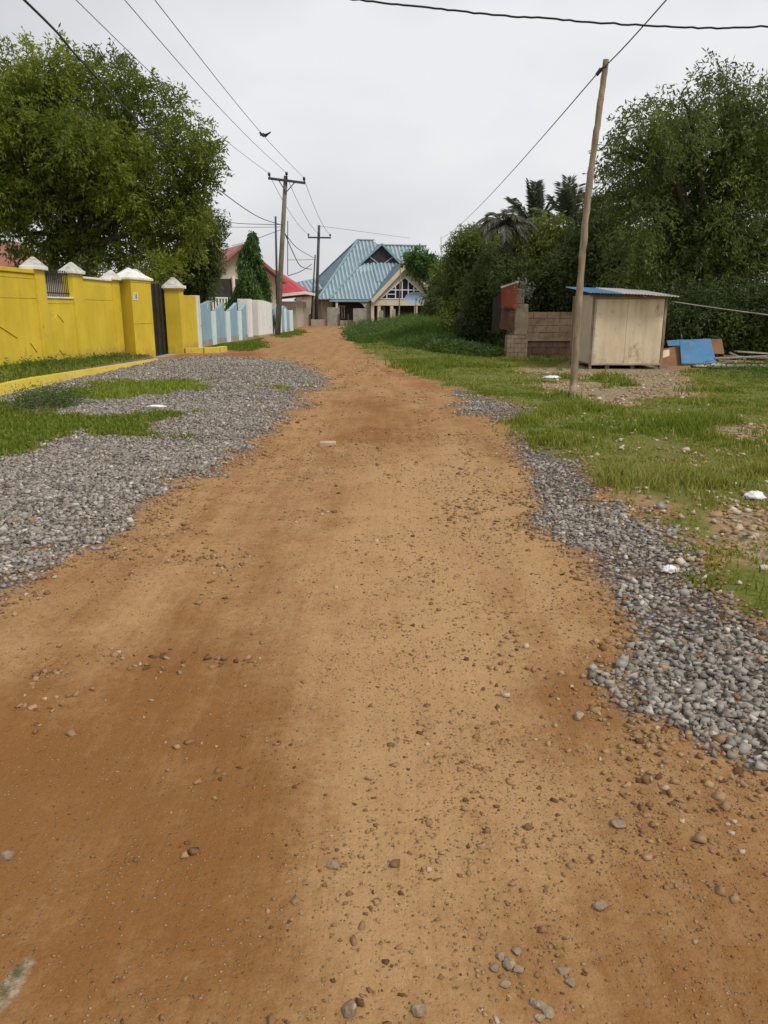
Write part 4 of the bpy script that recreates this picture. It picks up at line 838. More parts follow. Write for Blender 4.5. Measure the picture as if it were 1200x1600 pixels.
MB().box(-3.2, 2.6, -2.5, 5.5, 0, 2.1).build('wall', M['beige'], h2, local=True)
zt = 4.75
mb = MB(); e = [(-4, -3.3, 2.0), (3.15, -3.3, 2.0), (3.15, 6.2, 2.0), (-4, 6.2, 2.0)]; r0, r1 = (-0.7, 1.0, zt), (0.5, 2.5, zt - 0.05)
e2 = [(-4, -3.3, 2.0), (3.4, -3.3, 2.75), (3.4, 6.2, 2.75), (-4, 6.2, 2.0)]
mb.slab([e2[0], e2[1], r1, r0], 0.1); mb.slab([e2[1], e2[2], r1], 0.1); mb.slab([e2[2], e2[3], r0, r1], 0.1); mb.slab([e2[3], e2[0], r0], 0.1)
mb.build('roof', M['roof_red'], h2, local=True)
mb = MB(); mb.bar(e2[0], e2[1], 0.06, 0.22); mb.bar(e2[1], e2[2], 0.06, 0.22); mb.build('fascia', M['white'], h2, local=True)
MB().box(-1.0, 0.6, -2.54, -2.45, 0.9, 1.9).build('window', M['glass'], h2, local=True)
h3 = thing('house', (-20.6, 40, 0), 'brown roofed house corner at the far left above the yellow wall', 'house')
MB().box(-3, 2.3, 0, 6, 0, 3.55).build('wall', M['beige'], h3, local=True)
mb = MB(); mb.slab([(-3.6, -0.6, 3.5), (2.7, -0.6, 3.5), (1.2, 3, 5.0), (-2, 3, 5.0)], 0.12); mb.slab([(2.7, -0.6, 3.5), (2.7, 6.6, 3.5), (1.2, 3, 5.0)], 0.12); mb.slab([(2.7, 6.6, 3.5), (-3.6, 6.6, 3.5), (-2, 3, 5.0), (1.2, 3, 5.0)], 0.12)
mb.build('roof', M['roof_brown'], h3, local=True); MB().box(-3.6, 2.7, -0.66, -0.6, 3.36, 3.6).build('fascia', M['roof_brown'], h3, local=True)
MB().box(0.2, 1.4, -0.05, 0.02, 1.4, 2.7).build('window', M['glass'], h3, local=True)

# ------------------------------------------------------------------ house with the blue roof
c = atY(578.7, 467.8, 75)
bh = thing('house', (c.x, 75, 0), 'house with steep ribbed blue metal roofs and a triangular white framed window', 'house', rz=radians(15))
EZ = 2.36
def clip_line(poly, ax, val):
    pts = []
    for i in range(len(poly)):
        a, b = poly[i], poly[(i + 1) % len(poly)]
        if (a[ax] - val) * (b[ax] - val) < 0:
            t = (val - a[ax]) / (b[ax] - a[ax]); pts.append(Vector(a).lerp(Vector(b), t))
    return pts if len(pts) == 2 else None
def slope(poly, ax, name='roof', sp=0.38):
    m = MB().slab(poly, 0.07); o = m.build(name, M['roof_blue'], bh, local=True)
    P = [Vector(p) for p in poly]; nr = (P[1] - P[0]).cross(P[2] - P[1]).normalized()
    lo = min(p[ax] for p in P); hi = max(p[ax] for p in P); rb = MB(); v = lo + sp * 0.5
    while v < hi:
        q = clip_line(P, ax, v)
        if q and (q[0] - q[1]).length > 0.2: rb.bar(q[0] + nr * 0.012, q[1] + nr * 0.012, 0.17, 0.06, nr)
        v += sp
    if rb.v: rb.build('ribs', M['roof_rib_highlight' if ax == 0 else 'roof_blue'], o, local=True)  # front ribs get the painted highlight, side ribs the plain sheet colour
    return o
# main block, pyramid-like peak
A0, A1, ay0, ay1 = -4.9, 6.9, 0.5, 15.0; rA = (0.1, 5.4, 8.05); rB = (1.6, 5.4, 8.05)
slope([(A0, ay0, EZ), (A1, ay0, EZ), rB, rA], 0); slope([(A0, ay1, EZ), (A0, ay0, EZ), rA], 1, sp=0.5)
slope([(A1, ay1, EZ), (A0, ay1, EZ), rA, rB], 0); slope([(A1, ay0, EZ), (A1, ay1, EZ), rB], 1)
# right block behind, lower ridge
slope([(1.0, 1.6, 4.0), (7.1, 1.6, 4.0), (7.1, 5.2, 7.6), (1.0, 5.2, 7.6)], 0); slope([(7.1, 8.8, 4.0), (1.0, 8.8, 4.0), (1.0, 5.2, 7.6), (7.1, 5.2, 7.6)], 0)
MB().add([(6.9, 1.7, 3.95), (6.9, 8.7, 3.95), (6.9, 5.2, 7.5), (6.7, 1.7, 3.95), (6.7, 8.7, 3.95), (6.7, 5.2, 7.5)], [(0, 1, 2), (5, 4, 3), (0, 3, 4, 1), (1, 4, 5, 2), (2, 5, 3, 0)]).build('side_gable', M['cream'], bh, local=True)
# front wing with the gablet
bx, bz = 1.94, 7.5; sl = 0.88; xl, xr = bx - (bz - EZ) / sl, bx + (bz - EZ) / sl; hy, hz = 3.3, 5.57; wx_ = (bz - hz) / sl
slope([(xl, 0, EZ), (xr, 0, EZ), (bx + wx_, hy, hz), (bx - wx_, hy, hz)], 0)
slope([(xl, 6.5, EZ), (xl, 0, EZ), (bx - wx_, hy, hz), (bx, hy - 0.15, bz), (bx, 6.5, bz)][:5], 1, sp=0.5)
slope([(xr, 0, EZ), (xr, 6.5, EZ), (bx, 6.5, bz), (bx, hy - 0.15, bz), (bx + wx_, hy, hz)], 1)
gy_ = hy + 0.12
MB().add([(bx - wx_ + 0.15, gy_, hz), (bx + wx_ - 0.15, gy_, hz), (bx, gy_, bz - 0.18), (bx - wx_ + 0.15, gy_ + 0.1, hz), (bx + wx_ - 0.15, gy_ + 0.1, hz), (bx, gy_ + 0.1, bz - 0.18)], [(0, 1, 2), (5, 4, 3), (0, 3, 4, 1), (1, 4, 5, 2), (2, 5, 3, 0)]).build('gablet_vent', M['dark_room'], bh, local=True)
mb = MB(); yf = hy - 0.24
mb.bar((bx - wx_ - 0.12, yf, hz + 0.02), (bx, yf, bz + 0.08), 0.06, 0.17); mb.bar((bx + wx_ + 0.12, yf, hz + 0.02), (bx, yf, bz + 0.08), 0.06, 0.17)
mb.build('barge_board', M['roof_trim'], bh, local=True)
mb = MB(); k = wx_ * 0.5
mb.bar((bx - k * 1.1, gy_ - 0.05, hz + 0.85), (bx - 0.1, gy_ - 0.05, hz + 0.08), 0.05, 0.11); mb.bar((bx + k * 1.1, gy_ - 0.05, hz + 0.85), (bx + 0.1, gy_ - 0.05, hz + 0.08), 0.05, 0.11)
mb.build('gablet_brace', M['roof_trim'], bh, local=True)
# gable wing on the right
gx0, gx1, ga = 0.0, 6.5, (3.25, 5.62)
slope([(gx0 - 0.15, 5, EZ - 0.15), (gx0 - 0.15, -0.95, EZ - 0.15), (ga[0], -0.95, ga[1]), (ga[0], 5, ga[1])], 1, sp=0.5)
slope([(gx1 + 0.15, -0.95, EZ - 0.15), (gx1 + 0.15, 5, EZ - 0.15), (ga[0], 5, ga[1]), (ga[0], -0.95, ga[1])], 1, sp=0.5)
mb = MB(); mb.bar((gx0 - 0.1, -0.99, EZ - 0.2), (ga[0], -0.99, ga[1] - 0.14), 0.07, 0.34); mb.bar((gx1 + 0.1, -0.99, EZ - 0.2), (ga[0], -0.99, ga[1] - 0.14), 0.07, 0.34); mb.build('barge_board', M['cream'], bh, local=True)
def tri(y, x0, x1, z0, zt, t): 
    xm = (x0 + x1) / 2
    return MB().add([(x0, y, z0), (x1, y, z0), (xm, y, zt), (x0, y + t, z0), (x1, y + t, z0), (xm, y + t, zt)], [(0, 1, 2), (5, 4, 3), (0, 3, 4, 1), (1, 4, 5, 2), (2, 5, 3, 0)])
tri(-0.3, gx0 + 0.1, gx1 - 0.1, EZ - 0.05, ga[1] - 0.3, 0.2).build('gable_wall', M['cream'], bh, local=True)
win = tri(-0.33, 0.85, 5.65, EZ + 0.02, 4.35, 0.06).build('window', M['glass'], bh, local=True)
mb = MB(); wf = -0.36
mb.box(0.9, 5.6, wf - 0.03, wf + 0.02, EZ + 0.02, EZ + 0.10); mb.box(1.75, 4.75, wf - 0.032, wf + 0.018, 3.18, 3.27)
for x, z in ((1.5, 2.85), (2.35, 3.55), (3.6, 4.2), (4.15, 3.5), (3.0, 4.0)): mb.box(x - 0.045, x + 0.045, wf - 0.034, wf + 0.016, EZ + 0.1, z)
mb.box(1.4, 2.4, wf - 0.031, wf + 0.019, 2.80, 2.87)
mb.bar((0.85, wf - 0.02, EZ + 0.04), (3.25, wf - 0.02, 4.37), 0.05, 0.09); mb.bar((5.65, wf - 0.02, EZ + 0.04), (3.25, wf - 0.02, 4.37), 0.05, 0.09)
mb.build('window_frame', M['white_frame'], win, local=True)
MB().box(0.05, 6.45, -0.42, -0.05, 1.80, EZ - 0.06).build('porch_beam', M['cream'], bh, local=True)
for x in (0.12, 0.75, 2.0, 4.4, 6.2): MB().box(x - 0.14, x + 0.14, -0.38, -0.1, -0.1, 1.80).build('column', M['cream'], bh, local=True)
MB().box(-4.3, 6.8, 1.6, 14.4, -0.1, EZ).build('wall', M['beige'], bh, local=True)
MB().box(0.4, 6.3, 1.5, 1.58, 0, 1.9).build('porch_shade_sheet', M['dark_room'], bh, local=True)  # dark sheet over the back wall, painted as porch shade
MB().box(1.05, 1.85, 1.40, 1.48, 0.0, 1.75).build('door', M['concrete'], bh, local=True)
MB().box(-3.9, 0.0, 0.02, 0.12, 2.14, EZ - 0.03).build('fascia', M['roof_trim'], bh, local=True)
MB().box(-3.3, -0.1, 1.5, 1.58, 0.2, 2.1).build('porch_shade_sheet', M['dark_room'], bh, local=True)
mb = MB()
for k in range(4): mb.box(-2.9 + k * 0.22, -2.86 + k * 0.22, 1.42, 1.48, 0.6, 1.75)
mb.box(-3.0, -2.1, 1.44, 1.47, 1.72, 1.78); mb.build('window_bars', M['white_frame'], bh, local=True)
MB().box(-3.3, -3.1, 0.1, 0.3, -0.1, 2.14).build('column', M['cream'], bh, local=True)
mb = MB(); n = 8
pr = [(0.0, 2.14)] + [(-1.1 + 1.1 * sin(pi / 2 * k / n), 2.1 - 1.9 * (1 - cos(pi / 2 * k / n))) for k in range(n + 1)]
pr = [(0.0, 2.1), (-1.15, 2.1)] + [(-1.15 + 0.85 * sin(pi / 2 * k / n), 2.08 - 1.3 * (1 - cos(pi / 2 * k / n))) for k in range(1, n + 1)] + [(-0.3, -0.1), (0.0, -0.1)]
N = len(pr); mb.add([(x, 0.15, z) for x, z in pr] + [(x, 0.4, z) for x, z in pr], [tuple(range(N)), tuple(range(2 * N - 1, N - 1, -1))] + [((i + 1) % N, i, N + i, N + (i + 1) % N) for i in range(N)])
mb.build('half_arch', M['beige'], bh, local=True)
# lean-to on the left
slope([(-6.3, 2.2, 2.9), (-4.2, 2.2, 3.3), (-4.2, 6.0, 4.4), (-6.3, 6.0, 4.0)], 0, 'lean_to_roof'); MB().box(-6.1, -4.3, 2.6, 6, -0.1, 2.9).build('lean_to_wall', M['beige'], bh, local=True)
mb = MB(); mb.bar((A0, ay0, EZ + 0.05), Vector(rA) + Vector((0, 0, 0.06)), 0.22, 0.09); mb.bar((xl, 0, EZ + 0.05), (bx - wx_, hy, hz + 0.05), 0.2, 0.08); mb.bar((0.0, 5.4, 8.1), (1.8, 5.4, 8.1), 0.25, 0.1); mb.bar((1.0, 5.2, 7.66), (7.15, 5.2, 7.66), 0.25, 0.1)
mb.bar((A0, ay1, EZ + 0.05), Vector(rA) + Vector((0, 0, 0.06)), 0.22, 0.09); mb.build('ridge_caps', M['roof_trim'], bh, local=True)
ds = thing('satellite_dish', atY(650, 466, 70.5), 'blue grey satellite dish in front of the triangular window', 'dish')
p0 = atY(650, 466, 70.5); mb = MB(); n = 18
for k in range(n):
    a, b = 2 * pi * k / n, 2 * pi * (k + 1) / n; q = lambda t, r, dy: p0 + Vector((1.0 * r * cos(t), dy, 0.55 * r * sin(t)))
    mb.add([q(a, 0.5, 0.12), q(b, 0.5, 0.12), q(b, 1, 0), q(a, 1, 0)], [(0, 1, 2, 3)]); mb.add([p0 + Vector((0, 0.16, 0)), q(b, 0.5, 0.12), q(a, 0.5, 0.12)], [(0, 2, 1)])
mb.build('reflector', M['dish'], ds, smooth=True)
mb = MB(); mb.tube([p0 + Vector((0, 0.18, 0)), Vector((p0.x, p0.y + 0.2, 0.0))], 0.05, 6); mb.bar(p0 + Vector((0, 0.1, -0.4)), p0 + Vector((0, -0.6, 0)), 0.04); mb.build('mast', M['pole_dark'], ds)
bp_ = gnd(624, 507); yb_ = 68.0; a, b = atY(623, 510, yb_), atY(626, 408, yb_)
tag(MB().tube([a, a.lerp(b, 0.5), b], [0.06, 0.05, 0.045], 6).build('bamboo_pole', M['stick']), 'thin yellowish bamboo pole standing before the gable of the blue roofed house', 'pole')
# broken block fence before the house
fw = thing('block_fence', (-4, 69, 0), 'broken beige block fence in pieces before the blue roofed house', 'wall')
def fz(x): return 440 + x * 0.21667
for x0, x1, y0, yy in ((95, 150, 630, 69), (150, 208, 642, 69), (208, 328, 735, 69.2), (328, 416, 648, 69), (416, 515, 742, 69.2), (515, 612, 655, 68.8), (612, 702, 752, 69.2), (702, 735, 672, 69), (795, 822, 660, 69)):
    p0, p1 = atY(fz(x0), 340 + y0 * 0.21667, yy), atY(fz(x1), 340 + y0 * 0.21667, yy)
    MB().box(p0.x, p1.x - 0.012, yy, yy + 0.2, -0.2, p0.z).build('fence_panel', M['concrete' if x0 in (328, 515, 702) else 'beige'], fw, 0.02)
for x in (150, 205, 416, 480): p0 = atY(fz(x), 480, 68.9); MB().box(p0.x - 0.05, p0.x + 0.05, 68.9, 69.0, -0.1, 1.1).build('stake', M['pole_dark'], fw)

# ------------------------------------------------------------------ ruined block wall and red pillar
WY = 26.4
rwl = thing('ruined_wall', (5.5, WY, 0), 'crumbling brown block wall between the red pillar and the kiosk', 'wall')
x0, x1 = atY(821, 540, WY).x, 16.0
def blockwall(name, x0, x1, y, t, z0, z1, mat, bl_=0.45, bh_=0.22, seed=0, ragged=0.0):
    r = random.Random(seed); mb = MB(); z = z0; row = 0
    while z < z1 - 0.02:
        h = min(bh_, z1 - z); x = x0 - (bl_ / 2 if row % 2 else 0)
        while x < x1:
            a, b = max(x, x0), min(x + bl_, x1)
            if b - a > 0.05 and not (ragged and z + h > z1 - 0.03 and r.random() < ragged):
                j = r.uniform(-0.008, 0.008); mb.box(a + 0.006, b - 0.006, y + j, y + t, z + 0.006, z + h - 0.006)
            x += bl_
        z += h; row += 1
    mb.box(x0 + 0.02, x1 - 0.02, y + 0.02, y + t - 0.02, z0, z1 - (bh_ if ragged else 0.03))
    return mb
blockwall('upper_blocks', x0, x1, WY, 0.18, 0.62, 1.52, None, seed=1, ragged=0.0).build('upper_blocks', M['block'], rwl)
blockwall('lower_blocks', x0, x1, WY - 0.06, 0.28, -0.1, 0.55, None, seed=2).build('lower_blocks', M['block_dark'], rwl)
MB().box(x0, x1, WY - 0.09, WY + 0.24, 0.55, 0.62).build('ledge', M['block'], rwl, 0.01)
rp = thing('broken_pillar', (4.6, 26, 0), 'broken gate pillar with exposed blocks and a rusty red metal sheet', 'pillar')
pa, pb = atY(804, 500, 26).x, atY(818, 500, 26).x
mb = MB(); mb.box(pa, x0 - 0.03, 26.0, 26.45, 0.75, 1.75); mb.box(pa, pb, 26.003, 26.4, 1.74, 2.22); mb.build('plastered_shaft', M['stained_render'], rp, 0.03)
blockwall('b', pa - 0.22, x0 - 0.01, 25.95, 0.55, -0.1, 0.76, None, 0.24, 0.15, 3, 0).build('exposed_blocks', M['block'], rp)
c0_, c1_ = atY(805, 440, 26.1), atY(829, 462, 26.1)
rcp = np.random.default_rng(77); nP = 420; q0 = atY(818, 452, 26.1)
PPc = np.array(q0) + rcp.normal(0, 1, (nP, 3)) * np.array([0.16, 0.16, 0.20]); Dc = rcp.normal(0, 0.6, (nP, 3)); Dc[:, 2] -= 0.7
Vc, Fc = leaf_quads(rcp, PPc, Dc, 0.13 * (0.6 + 0.8 * rcp.random(nP)), 0.03)
tag(npmesh('dry_creeper', Vc, Fc, M['leaf_palm_dry'], tint=np.repeat(rcp.random(nP), 4)), 'tuft of dry greyish creeper hanging over the broken red pillar', 'creeper')
s0, s1 = atY(785, 500, 25.9), atY(806, 500, 25.9)
MB().slab([(s0.x, 26.35, 1.62), (s1.x, 25.95, 1.58), (s1.x, 25.95, 2.40), (s0.x, 26.35, 2.24)], 0.04).build('rusty_sheet', M['rust_red'], rp)
MB().slab([(s0.x - 0.02, 26.38, 0.95), (s1.x - 0.04, 26.0, 0.9), (s1.x - 0.02, 26.0, 1.62), (s0.x, 26.40, 1.66)], 0.05).build('brown_sheet', M['rust_brown'], rp)
MB().slab([(s0.x - 0.03, 26.34, 2.25), (s1.x, 25.92, 2.41), (s1.x, 25.92, 2.47), (s0.x - 0.03, 26.34, 2.31)], 0.06).build('sheet_rim', M['cap_grey'], rp)
MB().slab([(s0.x - 0.24, 26.7, 0.8), (s0.x, 26.37, 0.8), (s0.x, 26.37, 2.15), (s0.x - 0.22, 26.7, 1.9)], 0.04).build('dark_sheet', M['black_iron'], rp)
text('DUA', ((s0.x + s1.x) / 2 + 0.0, 26.09, 1.60), 0.17, M['ink'], (pi / 2, 0, math.atan2(-0.4, s1.x - s0.x)), rp)

# ------------------------------------------------------------------ plywood kiosk
kx0, kx1, ky0, ky1 = 5.74, 7.63, 21.6, 23.9
kk = thing('kiosk', ((kx0 + kx1) / 2, 22.7, 0), 'cream plywood kiosk on short stilts with half blue sheet roof', 'kiosk')
for a, b in ((kx0 + 0.02, 6.62), (6.626, kx1 - 0.02)): MB().box(a, b, ky0 - 0.02, ky0, 0.13, 1.90).build('front_panel', M['plywood'], kk, 0.004)
MB().box(kx0 - 0.02, kx0, ky0 + 0.05, ky1, 0.13, 1.98).build('side_panel', M['plywood_b'], kk, 0.004)
MB().box(kx1, kx1 + 0.02, ky0 + 0.05, ky1, 0.13, 1.90).build('side_panel', M['plywood_b'], kk, 0.004)
MB().box(kx0, kx1, ky1 - 0.02, ky1, 0.13, 2.1).build('rear_panel', M['plywood_b'], kk)
MB().box(kx0, kx1, ky0 + 0.01, ky1 - 0.03, 0.10, 0.16).build('floor', M['timber'], kk)
for x, y in ((kx0 - 0.03, ky0 + 0.015), (kx1 + 0.03, ky0 + 0.015), (kx0 - 0.03, ky1), (kx1 + 0.03, ky1)):
    MB().box(x - 0.035, x + 0.035, y - 0.033, y + 0.033, -0.15, 1.97).build('post', M['timber'], kk, 0.005)
for x in (6.2, 6.9): MB().box(x - 0.05, x + 0.05, ky0 + 0.05, ky0 + 0.15, -0.15, 0.10).build('stilt', M['timber'], kk)
MB().box(kx0 - 0.05, kx1 + 0.06, ky0 - 0.055, ky0 - 0.022, 1.86, 1.93).build('top_batten', M['timber'], kk, 0.005)
MB().box(kx0 - 0.02, kx1 + 0.02, ky0 - 0.04, ky0 - 0.022, 0.10, 0.15).build('bottom_batten', M['timber_grey'], kk, 0.004)
MB().box(kx0 - 0.02, kx0 + 0.03, ky0 - 0.04, ky0 - 0.022, 0.15, 1.86).build('corner_batten', M['timber_grey'], kk, 0.004)
def corr(x0, x1, y0, y1, zf, zb, dx, name, mat):
    n = max(4, int((x1 - x0) / 0.04)); vs = []
    for j in range(2):
        for i in range(n + 1):
            x = x0 + (x1 - x0) * i / n; s = 0.012 * (1 if i % 2 else -1)
            for y, z in ((y0, zf), (y1, zb)): vs.append((x, y, z + s + dx * (x - kx0) - 0.006 * j))
    m = MB(); k = 2 * (n + 1); fs = []
    for i in range(n):
        a = 2 * i; fs += [(a, a + 2, a + 3, a + 1), (k + a + 1, k + a + 3, k + a + 2, k + a), (a, k + a, k + a + 2, a + 2), (a + 1, a + 3, k + a + 3, k + a + 1)]
    fs += [(0, 1, k + 1, k), (2 * n, k + 2 * n, k + 2 * n + 1, 2 * n + 1)]
    return m.add(vs, fs).build(name, mat, kk)
corr(kx0 - 0.22, 6.42, 21.25, 24.3, 2.02, 2.24, -0.04, 'roof_sheet', M['blue_sheet'])['label'] = 'blue painted roof sheet'
corr(6.40, 7.2, 21.22, 24.25, 2.035, 2.255, -0.045, 'roof_sheet', M['zinc'])['label'] = 'grey rusty roof sheet'
corr(7.17, 7.88, 21.25, 24.3, 2.04, 2.26, -0.055, 'roof_sheet', M['zinc'])
mb = MB(); mb.box(kx0 - 0.15, kx1 + 0.15, ky0 - 0.02, ky0 + 0.04, 1.935, 1.975); mb.build('rafter', M['timber'], kk)

# ------------------------------------------------------------------ boards and timber beside the kiosk
def board(pts, th, mat, label, name='board'): return tag(MB().slab(pts, th).build(name, mat, None, 0.004), label, 'board')
P = lambda u, v, Y: atY(u, v, Y)
board([P(1065, 568, 21.9), P(1120, 568, 21.9), P(1110, 529, 22.7), P(1062, 531, 22.7)], 0.03, M['blue_sheet'], 'large blue painted board leaning beside the kiosk', 'leaning_board')
board([P(1044, 540, 22.8), P(1066, 540, 22.8), P(1068, 530, 23), P(1042, 532, 23)], 0.03, M['blue_sheet'], 'small blue painted offcut behind the large blue board', 'board_offcut')
board([P(1030, 575, 22.0), P(1066, 573, 22.0), P(1062, 540, 22.75), P(1036, 545, 22.75)], 0.025, M['timber_brown'], 'brown board leaning between the kiosk and the blue board', 'leaning_board')
board([P(1029, 562, 21.7), P(1046, 556, 21.9), P(1046, 546, 21.95), P(1030, 549, 21.75)], 0.03, M['plywood'], 'small pale plywood offcut propped at the kiosk corner', 'board_offcut')
rb = random.Random(4)
pl = [((1100, 573), (1200, 571), 'pale plank lying lowest at the front of the timber pile', 'timber_grey', 21.4), ((1112, 560), (1215, 556), 'long straight grey plank on the timber pile', 'timber_grey', 22.4), ((1122, 563), (1192, 566), 'short slanting plank in the middle of the timber pile', 'timber', 22.1),
      ((1130, 556), (1240, 562), 'darker plank crossing the top of the timber pile', 'timber', 22.8), ((1118, 568), (1150, 565), 'stubby plank end by the blue board', 'timber_grey', 21.8), ((1140, 551), (1165, 562), 'tilted plank sticking up from the timber pile', 'timber_grey', 22.6), ((1150, 549), (1210, 553), 'plank at the back of the timber pile', 'timber_grey', 23.2), ((1085, 576), (1128, 574), 'flat pale plank below the blue board', 'plywood', 21.3)]
for k, (a, b, lab, mt, Y) in enumerate(pl):
    p, q = P(*a, Y), P(*b, Y + rb.uniform(-.4, .4)); zz = 0.09 + 0.045 * k if k not in (0, 7) else 0.11
    p.z = max(p.z, 0.1); q.z = max(q.z, 0.1)
    tag(MB().bar(p, q, 0.16, 0.045).build('plank', M[mt], None, 0.004), lab, 'plank', 'planks in the timber pile')
board([P(1040, 578, 21.5), P(1082, 579, 21.3), P(1078, 571, 21.9), P(1044, 572, 21.9)], 0.025, M['timber_brown'], 'brown board lying flat in front of the leaning boards')
board([P(1094, 552, 23.4), P(1132, 553, 23.4), P(1128, 530, 23.6), P(1098, 529, 23.6)], 0.025, M['timber_brown'], 'dark brown board standing behind the blue board')
tag(MB().slab([P(1113, 574, 21.3), P(1135, 573, 21.3), P(1131, 567, 21.7), P(1112, 568, 21.7)], 0.02).build('metal_sheet', M['zinc']), 'bent grey metal sheet lying by the blue board', 'sheet')

# ------------------------------------------------------------------ crooked wooden pole, poles, wires
pts = [gnd(895, 624) - Vector((0, 0, 0.15))] + [atY(u, v, 14.5) for u, v in ((896.5, 600), (899.5, 545), (904, 470), (910, 400), (915, 340), (923, 270), (932, 205), (939, 155), (947, 93))]
sp_ = thing('wooden_pole', pts[0], 'tall crooked bare wooden pole standing in the right grass', 'pole')
fine = []; rad = []
rk = random.Random(3)
for i in range(len(pts) - 1):
    for k in range(6):
        fine.append(pts[i].lerp(pts[i + 1], k / 6) + Vector((rk.uniform(-.006, .006), rk.uniform(-.006, .006), 0))); t = (i + k / 6) / (len(pts) - 1); rad.append((0.068 - 0.018 * t) * rk.uniform(0.93, 1.10))
fine.append(pts[-1]); rad.append(0.05)
MB().tube(fine, rad, 12).build('shaft', M['stick'], sp_, smooth=True)
top = pts[-1]
mb = MB(); a = top + Vector((-0.07, 0, -0.14)); mb.tube([top + Vector((0, -0.05, -0.12)), a], 0.02, 6); mb.tube([a, a + Vector((-0.07, 0.03, -0.09))], [0.035, 0.03], 8); mb.build('insulator', M['porcelain'], sp_)
def wire(pts, r, label, mat='wire', sag=0.0, group='overhead wires', n=28, wob=0.0):
    P = [Vector(p) for p in pts]; out = []; rr = random.Random(len(label))
    if len(P) == 2:
        for k in range(n + 1):
            t = k / n; q = P[0].lerp(P[1], t); q.z -= sag * 4 * t * (1 - t); out.append(q)
    else:
        for i in range(len(P) - 1):
            p0, p1, p2, p3 = P[max(i - 1, 0)], P[i], P[i + 1], P[min(i + 2, len(P) - 1)]
            for k in range(8):
                t = k / 8; out.append(0.5 * ((2 * p1) + (p2 - p0) * t + (2 * p0 - 5 * p1 + 4 * p2 - p3) * t * t + (3 * p1 - p0 - 3 * p2 + p3) * t ** 3))
        out.append(P[-1])
    if wob: out = [q + Vector((0, 0, rr.uniform(-wob, wob))) for q in out]
    return tag(MB().tube(out, r, 6).build('overhead_wire', M[mat]), label, 'wire', group)
Yp = 47.0
def utility_pole(base, top, r0, r1, arm, label, mat, brace=True):
    base = Vector(base); top = Vector(top); t = thing('utility_pole', base, label, 'pole')
    MB().tube([base - Vector((0, 0, 0.3)), base.lerp(top, 0.5), top], [r0, (r0 + r1) / 2, r1], 12).build('shaft', M[mat], t, smooth=True)
    if arm:
        a, b = Vector(arm[0]), Vector(arm[1]); MB().bar(a, b, 0.11, 0.13).build('crossarm', M['pole_dark'], t, 0.008)
        for f in (0.03, 0.5, 0.97):
            q = a.lerp(b, f); z = 0.07 if f != 0.5 else 0.22
            MB().tube([q + Vector((0, 0, 0.05)), q + Vector((0, 0, z + 0.06)), q + Vector((0, 0, z + 0.08)), q + Vector((0, 0, z + 0.22)), q + Vector((0, 0, z + 0.25))], [0.03, 0.03, 0.085, 0.075, 0.02], 8).build('insulator', M['porcelain'], t, smooth=True)
        if brace:
            m = a.lerp(b, 0.5); dn = m + (base - top).normalized() * 0.62
            for f in (0.27, 0.73): MB().bar(a.lerp(b, f), dn, 0.035, 0.05).build('brace', M['pole_dark'], t)
    return t
pb_, pt_ = gnd(433, 523), atY(446.5, 275, 47)
pb_ = Vector((atY(433, 522, 47).x, 47, 0))
armA, armB = atY(419, 278.5, 46.85), atY(477, 286, 46.85)
utility_pole(pb_, pt_, 0.17, 0.115, (armA, armB), 'wooden power pole with tilted crossarm beside the white gate pillars', 'pole_wood')
sb, stp = atY(433.5, 500, 51), atY(430.5, 338, 51); sb.z = 0
utility_pole(sb, stp, 0.085, 0.06, None, 'thin dark pole without crossarm behind the power pole', 'pole_dark')
fb = atY(493.5, 511, 70); fb.z = 0; ft = atY(498.5, 352, 70); fa, fbm_ = atY(481, 371, 69.9), atY(517, 371.5, 69.9)
utility_pole(fb, ft, 0.16, 0.11, (fa, fbm_), 'far dark power pole with level crossarm left of the blue roof', 'pole_dark', False)
sb2 = atY(485.5, 500, 72); sb2.z = 0
utility_pole(sb2, atY(492.5, 398, 72), 0.09, 0.06, None, 'short leaning pole just left of the far power pole', 'pole_dark')
# long wires: each runs over the camera's left side to the next pole behind
def near(u, v, z): 
    x, y, dz = ray(u, v); t = (z - CAM_H) / dz; return Vector((x * t, y * t, z))
def long_wire(endp, un, vn, zn_, r, label, mat, sag_extra=0.0):
    n0 = near(un, vn, zn_); e = Vector(endp)
    d = (n0 - e); far_ = n0 + d * ((n0.y + 6) / (e.y - n0.y)); far_.z = zn_ + 0.35
    m = e.lerp(n0, 0.5); m.z -= sag_extra
    return wire([e, m, n0, far_], r, label, mat)
ins = lambda f, dz=0.3: armA.lerp(armB, f) + Vector((0, 0, dz))
long_wire(ins(0.03, 0.25), 119, 0, 8.2, 0.010, 'left of the three thin wires running to the crossarm', 'wire_grey', 0.25)
long_wire(ins(0.5, 0.4), 195, 0, 8.2, 0.010, 'middle of the three thin wires running to the crossarm', 'wire_grey', 0.22)
w3 = long_wire(ins(0.97, 0.25), 242, 0, 8.2, 0.010, 'right of the three thin wires, with a bird on it', 'wire_grey', 0.22)
att = atY(441.5, 352, 46.85)
wire([att, atY(400, 337, 42), atY(335, 291, 34), atY(280, 244, 28), atY(215, 188, 22.5), atY(125, 93, 17), atY(38, 0, 13.2), Vector((-5.6, 4, 6.6))], 0.02, 'thick black cable slanting down across the big tree to the power pole', 'wire')
for f, g_ in ((0.03, 0.03), (0.5, 0.5), (0.97, 0.97)):
    lab = {0.03: 'left far wire between the two crossarm poles', 0.5: 'middle far wire between the two crossarm poles', 0.97: 'right far wire between the two crossarm poles'}[f]
    wire([ins(f, 0.22), fa.lerp(fbm_, g_) + Vector((0, 0, 0.25))], 0.014, lab, 'wire_grey', 0.45)
